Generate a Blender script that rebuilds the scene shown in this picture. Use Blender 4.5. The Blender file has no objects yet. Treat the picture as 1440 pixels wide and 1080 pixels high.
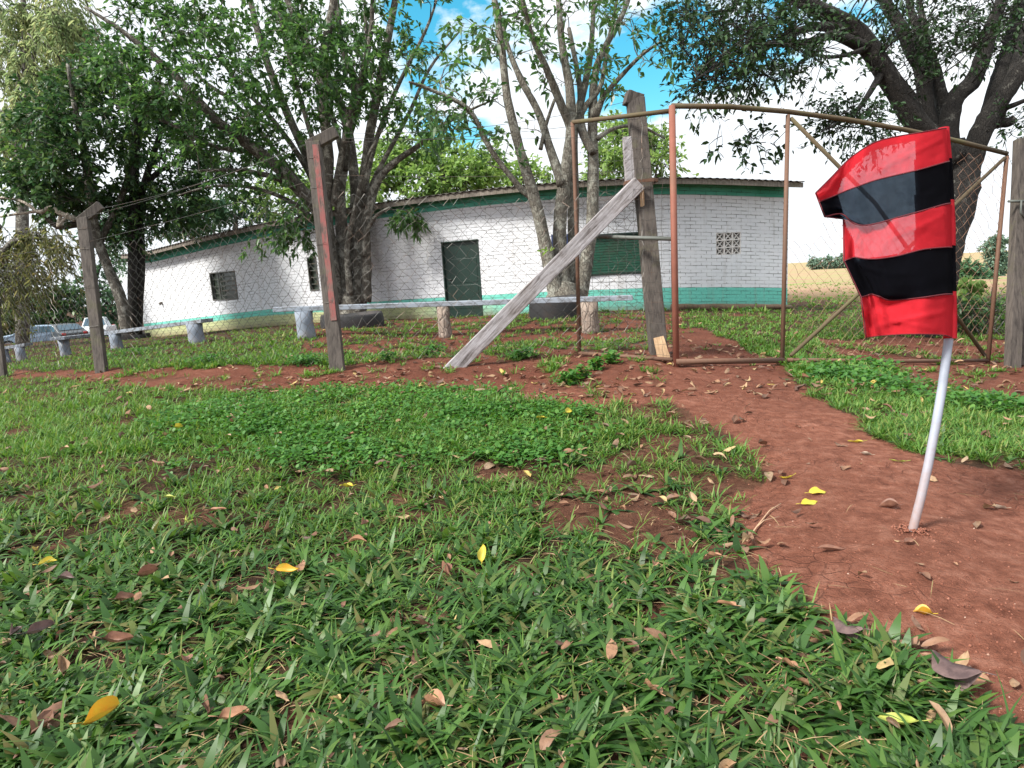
import bpy, math, random
import numpy as np
from mathutils import Vector, Matrix
random.seed(7)
rng = np.random.default_rng(7)
R = math.radians
scene = bpy.context.scene
COL = scene.collection

# ------------------------------------------------------------------ camera
F = 880.0            # focal length in pixels of the 1440 px wide photo
CAMH = 1.05
PITCH = R(9.6)
ROLL = R(3.5)
fwd = np.array([0.0, math.cos(PITCH), -math.sin(PITCH)])
rt = np.array([1.0, 0.0, 0.0])
upp = np.cross(rt, fwd)
cr = math.cos(ROLL) * rt - math.sin(ROLL) * upp
cu = math.sin(ROLL) * rt + math.cos(ROLL) * upp
CO = np.array([0.0, 0.0, CAMH])
cam_d = bpy.data.cameras.new('camera')
cam = bpy.data.objects.new('camera', cam_d)
COL.objects.link(cam)
M = Matrix(((cr[0], cu[0], -fwd[0], 0), (cr[1], cu[1], -fwd[1], 0), (cr[2], cu[2], -fwd[2], CAMH), (0, 0, 0, 1)))
cam.matrix_world = M
cam_d.sensor_width = 36
cam_d.lens = 36 * F / 1440
cam_d.clip_start = 0.05
cam_d.clip_end = 8000
scene.camera = cam

# ------------------------------------------------------------------ world, sun, exposure
SUN_EL, SUN_AZ = R(47), R(-118)      # azimuth from +Y towards +X: behind the camera and to the left
SUN_STRENGTH, SUN_ANGLE = 4.2, R(13)
EXPOSURE = 0.85
world = bpy.data.worlds.new('World')
scene.world = world
world.use_nodes = True
nt = world.node_tree
nt.nodes.clear()
def nn(nt, t, **kw):
    n = nt.nodes.new(t)
    for k, v in kw.items():
        setattr(n, k, v)
    return n
out = nn(nt, 'ShaderNodeOutputWorld')
bg = nn(nt, 'ShaderNodeBackground')
bg.inputs['Strength'].default_value = 0.085
sky = nn(nt, 'ShaderNodeTexSky', sky_type='NISHITA')
sky.sun_disc = False
sky.sun_elevation = SUN_EL
sky.sun_rotation = SUN_AZ
sky.air_density = 1.0
sky.dust_density = 0.6
hs = nn(nt, 'ShaderNodeHueSaturation')
hs.inputs['Saturation'].default_value = 1.45
hs.inputs['Hue'].default_value = 0.462
hs.inputs['Value'].default_value = 1.55
nt.links.new(sky.outputs[0], hs.inputs['Color'])
tc = nn(nt, 'ShaderNodeTexCoord')
nz = nn(nt, 'ShaderNodeTexNoise')
nz.inputs['Scale'].default_value = 4.5
nz.inputs['Detail'].default_value = 9
nz.inputs['Roughness'].default_value = 0.58
mp = nn(nt, 'ShaderNodeMapping')
mp.inputs['Scale'].default_value = (1, 1, 1.7)
mp.inputs['Location'].default_value = (0.3, 0.1, 0.0)
nt.links.new(tc.outputs['Generated'], mp.inputs[0])
nt.links.new(mp.outputs[0], nz.inputs['Vector'])
# open blue gaps in the cloud, by direction of view in the sky
def gap(vec, c0, c1):
    d = nn(nt, 'ShaderNodeVectorMath', operation='DOT_PRODUCT')
    nrm = nn(nt, 'ShaderNodeVectorMath', operation='NORMALIZE')
    nt.links.new(tc.outputs['Generated'], nrm.inputs[0])
    nt.links.new(nrm.outputs[0], d.inputs[0])
    d.inputs[1].default_value = vec
    m = nn(nt, 'ShaderNodeMapRange')
    m.inputs['From Min'].default_value = c0
    m.inputs['From Max'].default_value = c1
    nt.links.new(d.outputs['Value'], m.inputs['Value'])
    return m.outputs[0]
def raydir(px, py):
    v = fwd * F + cr * (px - 720) + cu * (540 - py)
    return v / np.linalg.norm(v)
def mth(op, a, b):
    n = nn(nt, 'ShaderNodeMath', operation=op)
    for i, x in enumerate((a, b)):
        if isinstance(x, (int, float)): n.inputs[i].default_value = x
        else: nt.links.new(x, n.inputs[i])
    return n.outputs[0]
g1 = gap(tuple(raydir(870, 30)), 0.982, 0.998)
g2 = gap(tuple(raydir(640, 60)), 0.985, 0.998)
g3 = gap(tuple(raydir(1130, 40)), 0.990, 0.999)
gg = mth('MAXIMUM', mth('MAXIMUM', g1, g2), mth('MULTIPLY', g3, 0.9))
dens = mth('SUBTRACT', nz.outputs['Fac'], mth('MULTIPLY', gg, 0.24))
cr_ = nn(nt, 'ShaderNodeMapRange')
cr_.inputs['From Min'].default_value = 0.27
cr_.inputs['From Max'].default_value = 0.37
nt.links.new(dens, cr_.inputs['Value'])
nz2 = nn(nt, 'ShaderNodeTexNoise')
nz2.inputs['Scale'].default_value = 4.0
nz2.inputs['Detail'].default_value = 6
nt.links.new(mp.outputs[0], nz2.inputs['Vector'])
cloudcol = nn(nt, 'ShaderNodeMix', data_type='RGBA')
cloudcol.inputs['A'].default_value = (5.8, 6.4, 7.0, 1)
cloudcol.inputs['B'].default_value = (9.6, 9.8, 10.0, 1)
nt.links.new(nz2.outputs['Fac'], cloudcol.inputs['Factor'])
mx = nn(nt, 'ShaderNodeMix', data_type='RGBA')
nt.links.new(cr_.outputs[0], mx.inputs['Factor'])
nt.links.new(hs.outputs[0], mx.inputs['A'])
nt.links.new(cloudcol.outputs['Result'], mx.inputs['B'])
nt.links.new(mx.outputs['Result'], bg.inputs['Color'])
nt.links.new(bg.outputs[0], out.inputs[0])
world.cycles.sampling_method = 'MANUAL'
world.cycles.sample_map_resolution = 512

sd = bpy.data.lights.new('sun', 'SUN')
sd.energy = SUN_STRENGTH
sd.angle = SUN_ANGLE
sd.color = (1.0, 0.95, 0.87)
so = bpy.data.objects.new('sun', sd)
COL.objects.link(so)
sdir = Vector((math.sin(SUN_AZ) * math.cos(SUN_EL), math.cos(SUN_AZ) * math.cos(SUN_EL), math.sin(SUN_EL)))
so.rotation_euler = sdir.to_track_quat('Z', 'Y').to_euler()
so.location = (0, 0, 30)
vs = scene.view_settings
scene.display_settings.display_device = 'sRGB'
vs.view_transform = 'Standard'
vs.look = 'None'
vs.exposure = EXPOSURE
vs.gamma = 1
scene.cycles.max_bounces = 8
scene.cycles.transparent_max_bounces = 24
scene.cycles.caustics_reflective = False
scene.cycles.caustics_refractive = False
try:
    scene.cycles.use_denoising = True
    scene.cycles.denoiser = 'OPENIMAGEDENOISE'
except Exception:
    pass

# ------------------------------------------------------------------ numeric helpers
def P(px, py, d):
    """point at camera-axis depth d metres seen at photo pixel px, py"""
    return CO + fwd * d + cr * ((px - 720) / F * d) + cu * ((540 - py) / F * d)
def proj(p):
    q = np.asarray(p) - CO
    z = q @ fwd
    z = np.where(np.abs(z) < 1e-6, 1e-6, z)
    return 720 + F * (q @ cr) / z, 540 - F * (q @ cu) / z, z
def _hash(ix, iy, s):
    h = (ix.astype(np.int64) * 374761393 + iy.astype(np.int64) * 668265263 + s * 1442695041) & 0x7fffffff
    h = ((h ^ (h >> 13)) * 1274126177) & 0x7fffffff
    return ((h ^ (h >> 16)) & 0xffff) / 65535.0
def vnoise(x, y, s=0):
    x = np.asarray(x, float); y = np.asarray(y, float)
    ix = np.floor(x); iy = np.floor(y)
    fx = x - ix; fy = y - iy
    fx = fx * fx * (3 - 2 * fx); fy = fy * fy * (3 - 2 * fy)
    a = _hash(ix, iy, s); b = _hash(ix + 1, iy, s); c = _hash(ix, iy + 1, s); d = _hash(ix + 1, iy + 1, s)
    return (a * (1 - fx) + b * fx) * (1 - fy) + (c * (1 - fx) + d * fx) * fy
def fbm(x, y, s=0, o=4):
    t = 0; a = 0.5
    for i in range(o):
        t = t + a * vnoise(np.asarray(x) * 2 ** i, np.asarray(y) * 2 ** i, s + i * 17); a *= 0.5
    return t / (1 - 0.5 ** o)

# ------------------------------------------------------------------ terrain heights
ctl = []
for (px, py, d) in [(475, 520, 6.6), (145, 522, 8.3), (5, 531, 9.8), (925, 500, 6.0), (950, 515, 5.9), (1100, 512, 6.2), (1390, 510, 7.0),
                    (430, 475, 9.7), (625, 475, 9.6), (830, 468, 9.2), (165, 490, 13), (275, 482, 12.5), (93, 500, 14), (32, 507, 15.5),
                    (490, 455, 12.3), (800, 440, 12), (1107, 434, 15.5), (932, 436, 14.8), (845, 438, 14.8), (677, 445, 15.3), (513, 452, 17),
                    (387, 458, 18.9), (213, 475, 23), (1290, 468, 9.6), (1283, 745, 2.28), (1150, 438, 16.5), (1420, 430, 15),
                    (1160, 398, 40), (1420, 392, 40), (45, 491, 42), (140, 479, 47)]:
    p = P(px, py, d); ctl.append(p)
for az in (-60, -40, -20, 0, 20, 40, 60):
    for r in (0.7, 1.6, 3.0):
        ctl.append(np.array([math.sin(R(az)) * r, math.cos(R(az)) * r, 0.0]))
for az, z1, z2 in ((-60, -.8, -3), (-40, -.8, -3), (-20, -.3, -2), (0, -.2, -2), (20, -.7, -4.2), (40, -1.0, -6.0), (60, -1, -6.5)):
    ctl.append(np.array([math.sin(R(az)) * 45, math.cos(R(az)) * 45, z1]))
    ctl.append(np.array([math.sin(R(az)) * 260, math.cos(R(az)) * 260, z2]))
    ctl.append(np.array([math.sin(R(az)) * 2500, math.cos(R(az)) * 2500, z2 - 8]))
ctl = np.array(ctl)
def _pc(x, y):
    r = np.hypot(x, y) + 1e-6
    a = np.clip(np.arctan2(x, y), -1.15, 1.15)
    return np.stack([a * 2.0, np.log(np.maximum(r, 0.5))], -1)
def _U(r2):
    return np.where(r2 > 1e-12, 0.5 * r2 * np.log(np.maximum(r2, 1e-12)), 0)
_C = _pc(ctl[:, 0], ctl[:, 1])
n_ = len(_C)
_D = ((_C[:, None] - _C[None]) ** 2).sum(-1)
_A = np.zeros((n_ + 3, n_ + 3))
_A[:n_, :n_] = _U(_D) + np.eye(n_) * 0.02
_A[:n_, n_:] = np.c_[np.ones(n_), _C]; _A[n_:, :n_] = _A[:n_, n_:].T
_W = np.linalg.solve(_A, np.r_[ctl[:, 2], 0, 0, 0])
_ga = np.linspace(-2.3, 2.3, 240); _gr = np.linspace(math.log(0.5), math.log(6000), 360)
_GA, _GR = np.meshgrid(_ga, _gr)
_cc = np.stack([_GA.ravel(), _GR.ravel()], -1)
_GZ = np.concatenate([_U(((q[:, None] - _C[None]) ** 2).sum(-1)) @ _W[:n_] + np.c_[np.ones(len(q)), q] @ _W[n_:] for q in np.array_split(_cc, 6)]).reshape(360, 240)
def gz(x, y):
    x = np.asarray(x, float); y = np.asarray(y, float)
    sh = x.shape
    c = _pc(x.ravel(), y.ravel())
    u = (c[:, 0] + 2.3) / 4.6 * 239; v = (c[:, 1] - _gr[0]) / (_gr[-1] - _gr[0]) * 359
    iu = np.clip(u.astype(int), 0, 238); iv = np.clip(v.astype(int), 0, 358)
    u = np.clip(u - iu, 0, 1); v = np.clip(v - iv, 0, 1)
    outp = (_GZ[iv, iu] * (1 - u) + _GZ[iv, iu + 1] * u) * (1 - v) + (_GZ[iv + 1, iu] * (1 - u) + _GZ[iv + 1, iu + 1] * u) * v
    rr = np.hypot(x, y).ravel()
    az = np.abs(np.arctan2(x, y)).ravel()
    back = np.clip((az - 1.2) / 0.5, 0, 1)
    outp = outp * (1 - back) - back * rr * 0.004
    nzr = (fbm(x.ravel() * 1.3, y.ravel() * 1.3, 5, 4) - 0.5) * 0.06 * np.clip(rr / 3, 0.25, 1)
    nzr = nzr + (fbm(x.ravel() * 9, y.ravel() * 9, 9, 3) - 0.5) * 0.022 * (rr < 12)
    return (outp + nzr).reshape(sh)
def gz1(x, y):
    return float(gz(np.array([x]), np.array([y]))[0])
_grid_r = np.exp(np.linspace(math.log(0.6), math.log(300), 260))
def ground_px(px, py):
    """first hit of the pixel's ray with the terrain; arrays; depth in metres, nan where none"""
    px = np.atleast_1d(np.asarray(px, float)); py = np.atleast_1d(np.asarray(py, float))
    dirs = fwd[None] + cr[None] * ((px - 720) / F)[:, None] + cu[None] * ((540 - py) / F)[:, None]
    t = np.full(len(px), np.nan); prev = np.zeros(len(px)); done = np.zeros(len(px), bool)
    for r in _grid_r:
        idx = np.where(~done)[0]
        if len(idx) == 0: break
        q = CO + dirs[idx] * r
        below = q[:, 2] < gz(q[:, 0], q[:, 1])
        hit = idx[below]
        if len(hit):
            lo = prev[hit].copy(); hi = np.full(len(hit), r)
            for _ in range(7):
                mid = (lo + hi) / 2
                qq = CO + dirs[hit] * mid[:, None]
                b = qq[:, 2] < gz(qq[:, 0], qq[:, 1])
                hi = np.where(b, mid, hi); lo = np.where(b, lo, mid)
            t[hit] = hi; done[hit] = True
        prev[idx] = r
    return CO + dirs * t[:, None], t
def G(px, py):
    p, t = ground_px([px], [py])
    return p[0], float(t[0])

# ------------------------------------------------------------------ mesh helpers
class MB:
    def __init__(s): s.v = []; s.f = []; s.m = []; s.n = 0
    def add(s, v, f, m=0):
        v = np.asarray(v, float)
        s.v.append(v)
        for q in f:
            s.f.append(tuple(int(i) + s.n for i in q)); s.m.append(m)
        s.n += len(v)
    def box(s, c, size, ax=None, m=0, taper=1.0):
        """box centred at c with half sizes; ax: three unit axes"""
        c = np.asarray(c, float); hx, hy, hz = [k / 2 for k in size]
        A = np.eye(3) if ax is None else np.array([a / np.linalg.norm(a) for a in np.asarray(ax, float)])
        v = []
        for z in (-1, 1):
            t = 1 if z < 0 else taper
            for (x, y) in ((-1, -1), (1, -1), (1, 1), (-1, 1)):
                v.append(c + A[0] * x * hx * t + A[1] * y * hy * t + A[2] * z * hz)
        s.add(v, [(3, 2, 1, 0), (4, 5, 6, 7), (0, 1, 5, 4), (1, 2, 6, 5), (2, 3, 7, 6), (3, 0, 4, 7)], m)
    def tube(s, pts, rad, n=8, cap=True, m=0, wob=0.0, seed=0):
        pts = np.asarray(pts, float); k = len(pts)
        rad = np.broadcast_to(np.asarray(rad, float), (k,))
        T = np.gradient(pts, axis=0); T /= np.linalg.norm(T, axis=1)[:, None] + 1e-12
        a = np.array([0, 0, 1.0]) if abs(T[0][2]) < 0.9 else np.array([1.0, 0, 0])
        N = np.cross(T[0], a); N /= np.linalg.norm(N)
        vs_ = []
        rs = np.random.default_rng(seed)
        for i in range(k):
            N = N - T[i] * (N @ T[i]); N /= np.linalg.norm(N) + 1e-12
            B = np.cross(T[i], N)
            for j in range(n):
                an = 2 * math.pi * j / n
                rr = rad[i] * (1 + wob * (math.sin(an * 3 + i * .35 + seed) * .5 + rs.uniform(-.6, .6)))
                vs_.append(pts[i] + (N * math.cos(an) + B * math.sin(an)) * rr)
        f = [(i * n + j, i * n + (j + 1) % n, (i + 1) * n + (j + 1) % n, (i + 1) * n + j) for i in range(k - 1) for j in range(n)]
        if cap:
            f.append(tuple(range(n - 1, -1, -1))); f.append(tuple((k - 1) * n + j for j in range(n)))
        s.add(vs_, f, m)
    def build(s, name, mats, parent=None, smooth=False, bevel=0):
        V = np.concatenate(s.v) if s.v else np.zeros((0, 3))
        return mesh_obj(name, V, s.f, mats, parent, smooth, s.m, bevel)
def link(o, parent=None):
    COL.objects.link(o)
    if parent is not None: o.parent = parent
    return o
def mesh_obj(name, V, Fc, mats, parent=None, smooth=False, midx=None, bevel=0):
    if parent is not None:
        V = np.asarray(V) - np.array(parent.get('_o', (0, 0, 0)))
    me = bpy.data.meshes.new(name)
    if isinstance(Fc, np.ndarray):
        nf, k = Fc.shape
        me.vertices.add(len(V)); me.vertices.foreach_set('co', np.asarray(V, np.float32).ravel())
        me.loops.add(nf * k); me.loops.foreach_set('vertex_index', Fc.astype(np.int32).ravel())
        me.polygons.add(nf)
        me.polygons.foreach_set('loop_start', np.arange(0, nf * k, k, dtype=np.int32))
        me.update(calc_edges=True)
    else:
        me.from_pydata([tuple(map(float, v)) for v in V], [], Fc)
    if not isinstance(mats, (list, tuple)): mats = [mats]
    for m in mats: me.materials.append(m)
    if midx is not None and len(mats) > 1: me.polygons.foreach_set('material_index', np.asarray(midx, np.int32))
    if smooth: me.polygons.foreach_set('use_smooth', np.ones(len(me.polygons), bool))
    me.update()
    o = bpy.data.objects.new(name, me)
    link(o, parent)
    if parent is not None and '_o' in parent: o['_o'] = tuple(parent['_o'])
    if bevel:
        b = o.modifiers.new('bevel', 'BEVEL'); b.width = bevel; b.segments = 2; b.limit_method = 'ANGLE'
    return o
def tag(o, label=None, cat=None, group=None, kind=None):
    if label: o['label'] = label
    if cat: o['category'] = cat
    if group: o['group'] = group
    if kind: o['kind'] = kind
    return o
def thing(name, loc, label, cat, group=None):
    o = bpy.data.objects.new(name, None)
    o.empty_display_size = 0.2
    o.location = tuple(float(c) for c in loc)
    o['_o'] = tuple(float(c) for c in loc)
    COL.objects.link(o)
    return tag(o, label, cat, group)

# ------------------------------------------------------------------ material helpers
def newmat(name):
    m = bpy.data.materials.new(name); m.use_nodes = True
    m.node_tree.nodes.clear()
    return m
def N(m, t, ins=None, **kw):
    n = m.node_tree.nodes.new(t)
    for k, v in kw.items(): setattr(n, k, v)
    for k, v in (ins or {}).items():
        s = n.inputs[k]
        if isinstance(v, bpy.types.NodeSocket): m.node_tree.links.new(v, s)
        else: s.default_value = v
    return n
def ramp(m, fac, stops, interp='LINEAR'):
    n = N(m, 'ShaderNodeValToRGB', {'Fac': fac})
    r = n.color_ramp; r.interpolation = interp
    while len(r.elements) < len(stops): r.elements.new(0.5)
    for e, (p, c) in zip(r.elements, stops):
        e.position = p; e.color = (c[0], c[1], c[2], 1) if len(c) == 3 else c
    return n.outputs['Color']
def mixc(m, f, a, b, mode='MIX'):
    n = N(m, 'ShaderNodeMix', data_type='RGBA', blend_type=mode)
    for k, v in (('Factor', f), ('A', a), ('B', b)):
        if isinstance(v, bpy.types.NodeSocket): m.node_tree.links.new(v, n.inputs[k])
        else: n.inputs[k].default_value = v if k == 'Factor' else ((*v, 1) if len(v) == 3 else v)
    return n.outputs['Result']
def noise(m, scale, detail=5, rough=0.55, vec=None, dist=0.0, out_='Fac'):
    n = N(m, 'ShaderNodeTexNoise', {'Scale': scale, 'Detail': detail, 'Roughness': rough, 'Distortion': dist})
    if vec is not None: m.node_tree.links.new(vec, n.inputs['Vector'])
    return n.outputs[out_]
def math_(m, op, a, b=0.0, clamp=False):
    n = N(m, 'ShaderNodeMath', operation=op, use_clamp=clamp)
    for i, v in enumerate((a, b)):
        if isinstance(v, bpy.types.NodeSocket): m.node_tree.links.new(v, n.inputs[i])
        else: n.inputs[i].default_value = v
    return n.outputs[0]
def rng_(m, v, a, b, c=0.0, d=1.0):
    n = N(m, 'ShaderNodeMapRange', {'Value': v, 'From Min': a, 'From Max': b, 'To Min': c, 'To Max': d})
    return n.outputs[0]
def finish(m, col, rough=0.7, bump=None, bs=0.5, bd=0.01, metal=0.0, spec=0.5, trans=0.0, tcol=None):
    ins = {'Roughness': rough, 'Metallic': metal, 'Specular IOR Level': spec}
    b = N(m, 'ShaderNodeBsdfPrincipled', ins)
    if isinstance(col, bpy.types.NodeSocket): m.node_tree.links.new(col, b.inputs['Base Color'])
    else: b.inputs['Base Color'].default_value = (*col, 1)
    if bump is not None:
        bn = N(m, 'ShaderNodeBump', {'Height': bump, 'Strength': bs, 'Distance': bd})
        m.node_tree.links.new(bn.outputs[0], b.inputs['Normal'])
    sh = b.outputs[0]
    if trans > 0:
        t = N(m, 'ShaderNodeBsdfTranslucent')
        c = tcol if tcol is not None else col
        if isinstance(c, bpy.types.NodeSocket): m.node_tree.links.new(c, t.inputs['Color'])
        else: t.inputs['Color'].default_value = (*c, 1)
        mx_ = N(m, 'ShaderNodeMixShader', {0: trans, 1: sh, 2: t.outputs[0]})
        sh = mx_.outputs[0]
    N(m, 'ShaderNodeOutputMaterial', {'Surface': sh})
    return m
def objco(m):
    return N(m, 'ShaderNodeTexCoord').outputs['Object']
def geo(m, s): return N(m, 'ShaderNodeNewGeometry').outputs[s]

def leaf_mat(name, cols, rough=0.45, trans=0.35, tb=1.6, spec=0.4, patch=None):
    """foliage: colour by leaf, drifting over the crown in clumps"""
    m = newmat(name)
    rnd = geo(m, 'Random Per Island')
    k = len(cols)
    c = ramp(m, rnd, [(i / max(k - 1, 1), cc) for i, cc in enumerate(cols)])
    nv = noise(m, 0.9, 3, 0.5, geo(m, 'Position'))
    c = mixc(m, rng_(m, nv, 0.35, 0.65, 0.0, 0.55), c, patch or tuple(x * 0.55 for x in cols[0]))
    tcn = N(m, 'ShaderNodeHueSaturation', {'Hue': 0.485, 'Saturation': 1.1, 'Value': tb, 'Color': c}).outputs[0]
    return finish(m, c, rough, trans=trans, tcol=tcn, spec=spec)
def simple(name, base, var=0.25, scale=20, rough=0.6, bump=0.3, bd=0.004, metal=0, dirt=None, dirt_amt=0.5):
    m = newmat(name)
    oc = objco(m)
    n1 = noise(m, scale, 6, 0.6, oc)
    n2 = noise(m, scale * 0.17, 4, 0.5, oc)
    c = mixc(m, n1, tuple(b * (1 - var) for b in base), tuple(min(1, b * (1 + var)) for b in base))
    if dirt: c = mixc(m, rng_(m, n2, 0.5, 0.68, 0, dirt_amt), c, dirt)
    return finish(m, c, rough, n1, bump, bd, metal)
def wood_mat(name, light, dark, paint=None, paint_thr=(0.5, 0.6), grain=(18, 18, 1.5), moss=None, bd=0.006, rot=0.0):
    m = newmat(name)
    oc = objco(m)
    if rot: oc = N(m, 'ShaderNodeVectorRotate', {'Vector': oc, 'Rotation': (0, rot, 0)}, rotation_type='EULER_XYZ').outputs[0]
    mpn = N(m, 'ShaderNodeMapping', {'Vector': oc, 'Scale': grain})
    g = noise(m, 2.2, 9, 0.65, mpn.outputs[0], 0.4)
    blot = noise(m, 2.3, 5, 0.6, oc)
    c = ramp(m, g, [(0.3, dark), (0.52, light), (0.7, tuple(min(1, x * 1.25) for x in light))])
    c = mixc(m, rng_(m, blot, 0.4, 0.7, 0, 0.45), c, tuple(x * 0.5 for x in dark))
    if paint:
        mm = math_(m, 'ADD', math_(m, 'MULTIPLY', g, 0.55), math_(m, 'MULTIPLY', noise(m, 5, 7, 0.7, oc), 0.45))
        c = mixc(m, rng_(m, mm, paint_thr[0], paint_thr[1]), c, paint)
    if moss:
        c = mixc(m, rng_(m, noise(m, 3.3, 6, 0.7, oc), 0.52, 0.66, 0, 0.7), c, moss)
    return finish(m, c, 0.85, g, 0.8, bd)
def bark_mat(name, dark, light, lichen, thr=(0.5, 0.62), scale=1.0):
    m = newmat(name)
    oc = objco(m)
    mpn = N(m, 'ShaderNodeMapping', {'Vector': oc, 'Scale': (9 * scale, 9 * scale, 3.2 * scale)})
    g = noise(m, 1.6, 9, 0.68, mpn.outputs[0], 0.8)
    v = N(m, 'ShaderNodeTexVoronoi', {'Vector': mpn.outputs[0], 'Scale': 1.7}, feature='DISTANCE_TO_EDGE').outputs[0]
    c = ramp(m, g, [(0.28, dark), (0.6, light)])
    c = mixc(m, rng_(m, v, 0.0, 0.09, 0.6, 0.0), c, tuple(x * 0.4 for x in dark))
    l = noise(m, 3.4 * scale, 8, 0.72, oc, 0.5)
    c = mixc(m, rng_(m, l, thr[0], thr[1], 0, 0.8), c, lichen)
    h = math_(m, 'ADD', g, math_(m, 'MULTIPLY', rng_(m, v, 0, 0.12), 0.5))
    return finish(m, c, 0.92, h, 1.0, 0.02)

# ================================================================== GROUND
def inpoly(px, py, poly):
    px = np.asarray(px); py = np.asarray(py)
    ins = np.zeros(px.shape, bool)
    n = len(poly)
    for i in range(n):
        x0, y0 = poly[i]; x1, y1 = poly[(i + 1) % n]
        c = ((y0 > py) != (y1 > py)) & (px < (x1 - x0) * (py - y0) / ((y1 - y0) + 1e-9) + x0)
        ins ^= c
    return ins
PATH = [(935, 500), (1100, 508), (1120, 545), (1190, 580), (1260, 625), (1350, 650), (1450, 665), (1900, 720), (2600, 1500), (1900, 2600), (1500, 1400), (1450, 1090), (1400, 1045),
        (1350, 1010), (1320, 960), (1250, 930), (1190, 880), (1150, 835), (1090, 800), (1040, 770), (1010, 720), (1060, 665), (1020, 620), (980, 575), (930, 555)]
STRIP = [(20, 522), (150, 521), (300, 516), (480, 512), (640, 502), (960, 496), (1000, 560), (900, 580), (800, 566), (680, 548), (520, 543), (380, 552), (250, 550), (100, 534), (20, 530)]
RSOIL = [(1130, 476), (1450, 476), (1700, 480), (1800, 620), (1450, 572), (1290, 548), (1250, 520), (1200, 505)]
GSOIL = [(945, 464), (985, 460), (1030, 478), (1062, 495), (1095, 512), (945, 515)]
SHOULD = [(880, 550), (1080, 600), (1070, 680), (1020, 720), (1050, 790), (960, 785), (850, 765), (740, 745), (760, 690), (860, 650), (900, 620)]
def ground_density(x, y):
    """how much green grows at ground point x, y"""
    z = np.zeros_like(x)
    px, py, dz = proj(np.stack([x, y, z + np.clip(gz(x, y), -9, 9)], -1))
    front = dz > 0.3
    # ragged edges
    s = np.clip(dz, 1, 30)
    jx = (fbm(x * 2.2, y * 2.2, 21, 4) - .5) * 260 / s
    jy = (fbm(x * 2.2, y * 2.2, 33, 4) - .5) * 190 / s
    qx, qy = px + jx, py + jy * np.where(py < 560, 0.55, 1)
    n = fbm(x * 1.7, y * 1.7, 3, 4)
    n2 = fbm(x * 5, y * 5, 13, 3)
    d = np.where(n2 * .5 + n * .5 > 0.36, 1.0, 0.35)
    far = qy < 520
    mid = far & (qx > 420) & (qx < 960)
    d = np.where(mid, np.where(n2 * .5 + n * .5 > 0.50, 0.9, 0.06), d)
    d = np.where(far & (qx <= 420), np.where(n2 * .5 + n * .5 < .36, 0.5, 1.0), d)
    d = np.where(inpoly(qx, qy, SHOULD), np.where(n2 * .6 + n * .4 > 0.53, 0.8, 0.12), d)
    # bare spots in the lawn in front
    bare = (qy > 640) & (n2 * .5 + n * .5 < np.where((qx > 640) & (qy < 770), 0.42, 0.31))
    d = np.where(bare, 0.10, d)
    d = np.where(inpoly(qx, qy, STRIP), np.where(n2 > 0.65, 0.4, 0.0), d)
    d = np.where(inpoly(qx, qy, RSOIL), np.where(n2 * .5 + n * .5 > 0.60, 0.6, 0.02), d)
    d = np.where(inpoly(qx, qy, GSOIL), np.where(n2 > 0.66, 0.3, 0.0), d)
    k2 = (fbm(x * 6, y * 6, 61, 3) - .5) * 300 / s
    pa = inpoly(qx, qy, PATH); pb = inpoly(qx + k2, qy + k2 * .6, PATH)
    d = np.where(pa & pb, 0.0, np.where(pa | pb, d * .4, d))
    d = np.where(front, d, 0.5)
    return d, px, py, dz

# polar ground sheet, fine in the field of view
az = np.r_[np.linspace(-math.pi, -1.05, 60)[:-1], np.linspace(-1.05, 1.05, 700), np.linspace(1.05, math.pi, 60)[1:]]
az = az[:-1]
rr = np.r_[0.12, np.exp(np.linspace(math.log(0.35), math.log(40), 300)), np.exp(np.linspace(math.log(42), math.log(5000), 50))]
A_, R_ = np.meshgrid(az, rr)
X_ = np.sin(A_) * R_; Y_ = np.cos(A_) * R_
Z_ = gz(X_, Y_)
nr_, na_ = X_.shape
V = np.stack([X_.ravel(), Y_.ravel(), Z_.ravel()], -1)
i0 = np.arange(nr_ - 1)[:, None] * na_; j0 = np.arange(na_)[None]; j1 = (j0 + 1) % na_
Fq = np.stack([i0 + j0, i0 + na_ + j0, i0 + na_ + j1, i0 + j1], -1).reshape(-1, 4)
gd, gpx, gpy, gdz = ground_density(X_, Y_)

mg = newmat('soil and turf')
att = N(mg, 'ShaderNodeAttribute', attribute_name='turf').outputs['Fac']
attf = N(mg, 'ShaderNodeAttribute', attribute_name='field').outputs['Fac']
pos = geo(mg, 'Position')
n1 = noise(mg, 1.1, 6, 0.6, pos)
n2 = noise(mg, 14, 8, 0.7, pos)
n3 = noise(mg, 90, 5, 0.7, pos)
soil = ramp(mg, n2, [(0.28, (0.115, 0.038, 0.023)), (0.5, (0.26, 0.100, 0.064)), (0.72, (0.42, 0.20, 0.14))])
soil = mixc(mg, rng_(mg, n1, 0.4, 0.66, 0, 0.5), soil, (0.18, 0.068, 0.042))
soil = mixc(mg, rng_(mg, n3, 0.62, 0.78, 0, 0.6), soil, (0.42, 0.24, 0.17))
crk = N(mg, 'ShaderNodeTexVoronoi', {'Vector': mixc(mg, 0.06, pos, noise(mg, 6, 4, .6, pos, 0, 'Color')), 'Scale': 13.0}, feature='DISTANCE_TO_EDGE').outputs[0]
crm = math_(mg, 'MULTIPLY', rng_(mg, crk, 0.0, 0.05, 1, 0), rng_(mg, noise(mg, 1.6, 3, .5, pos), 0.5, 0.62, 0, 0.8))
soil = mixc(mg, math_(mg, 'MULTIPLY', crm, 0.25), soil, (0.07, 0.022, 0.014))
soil_dark = N(mg, 'ShaderNodeAttribute', attribute_name='soil_dark').outputs['Fac']
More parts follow.
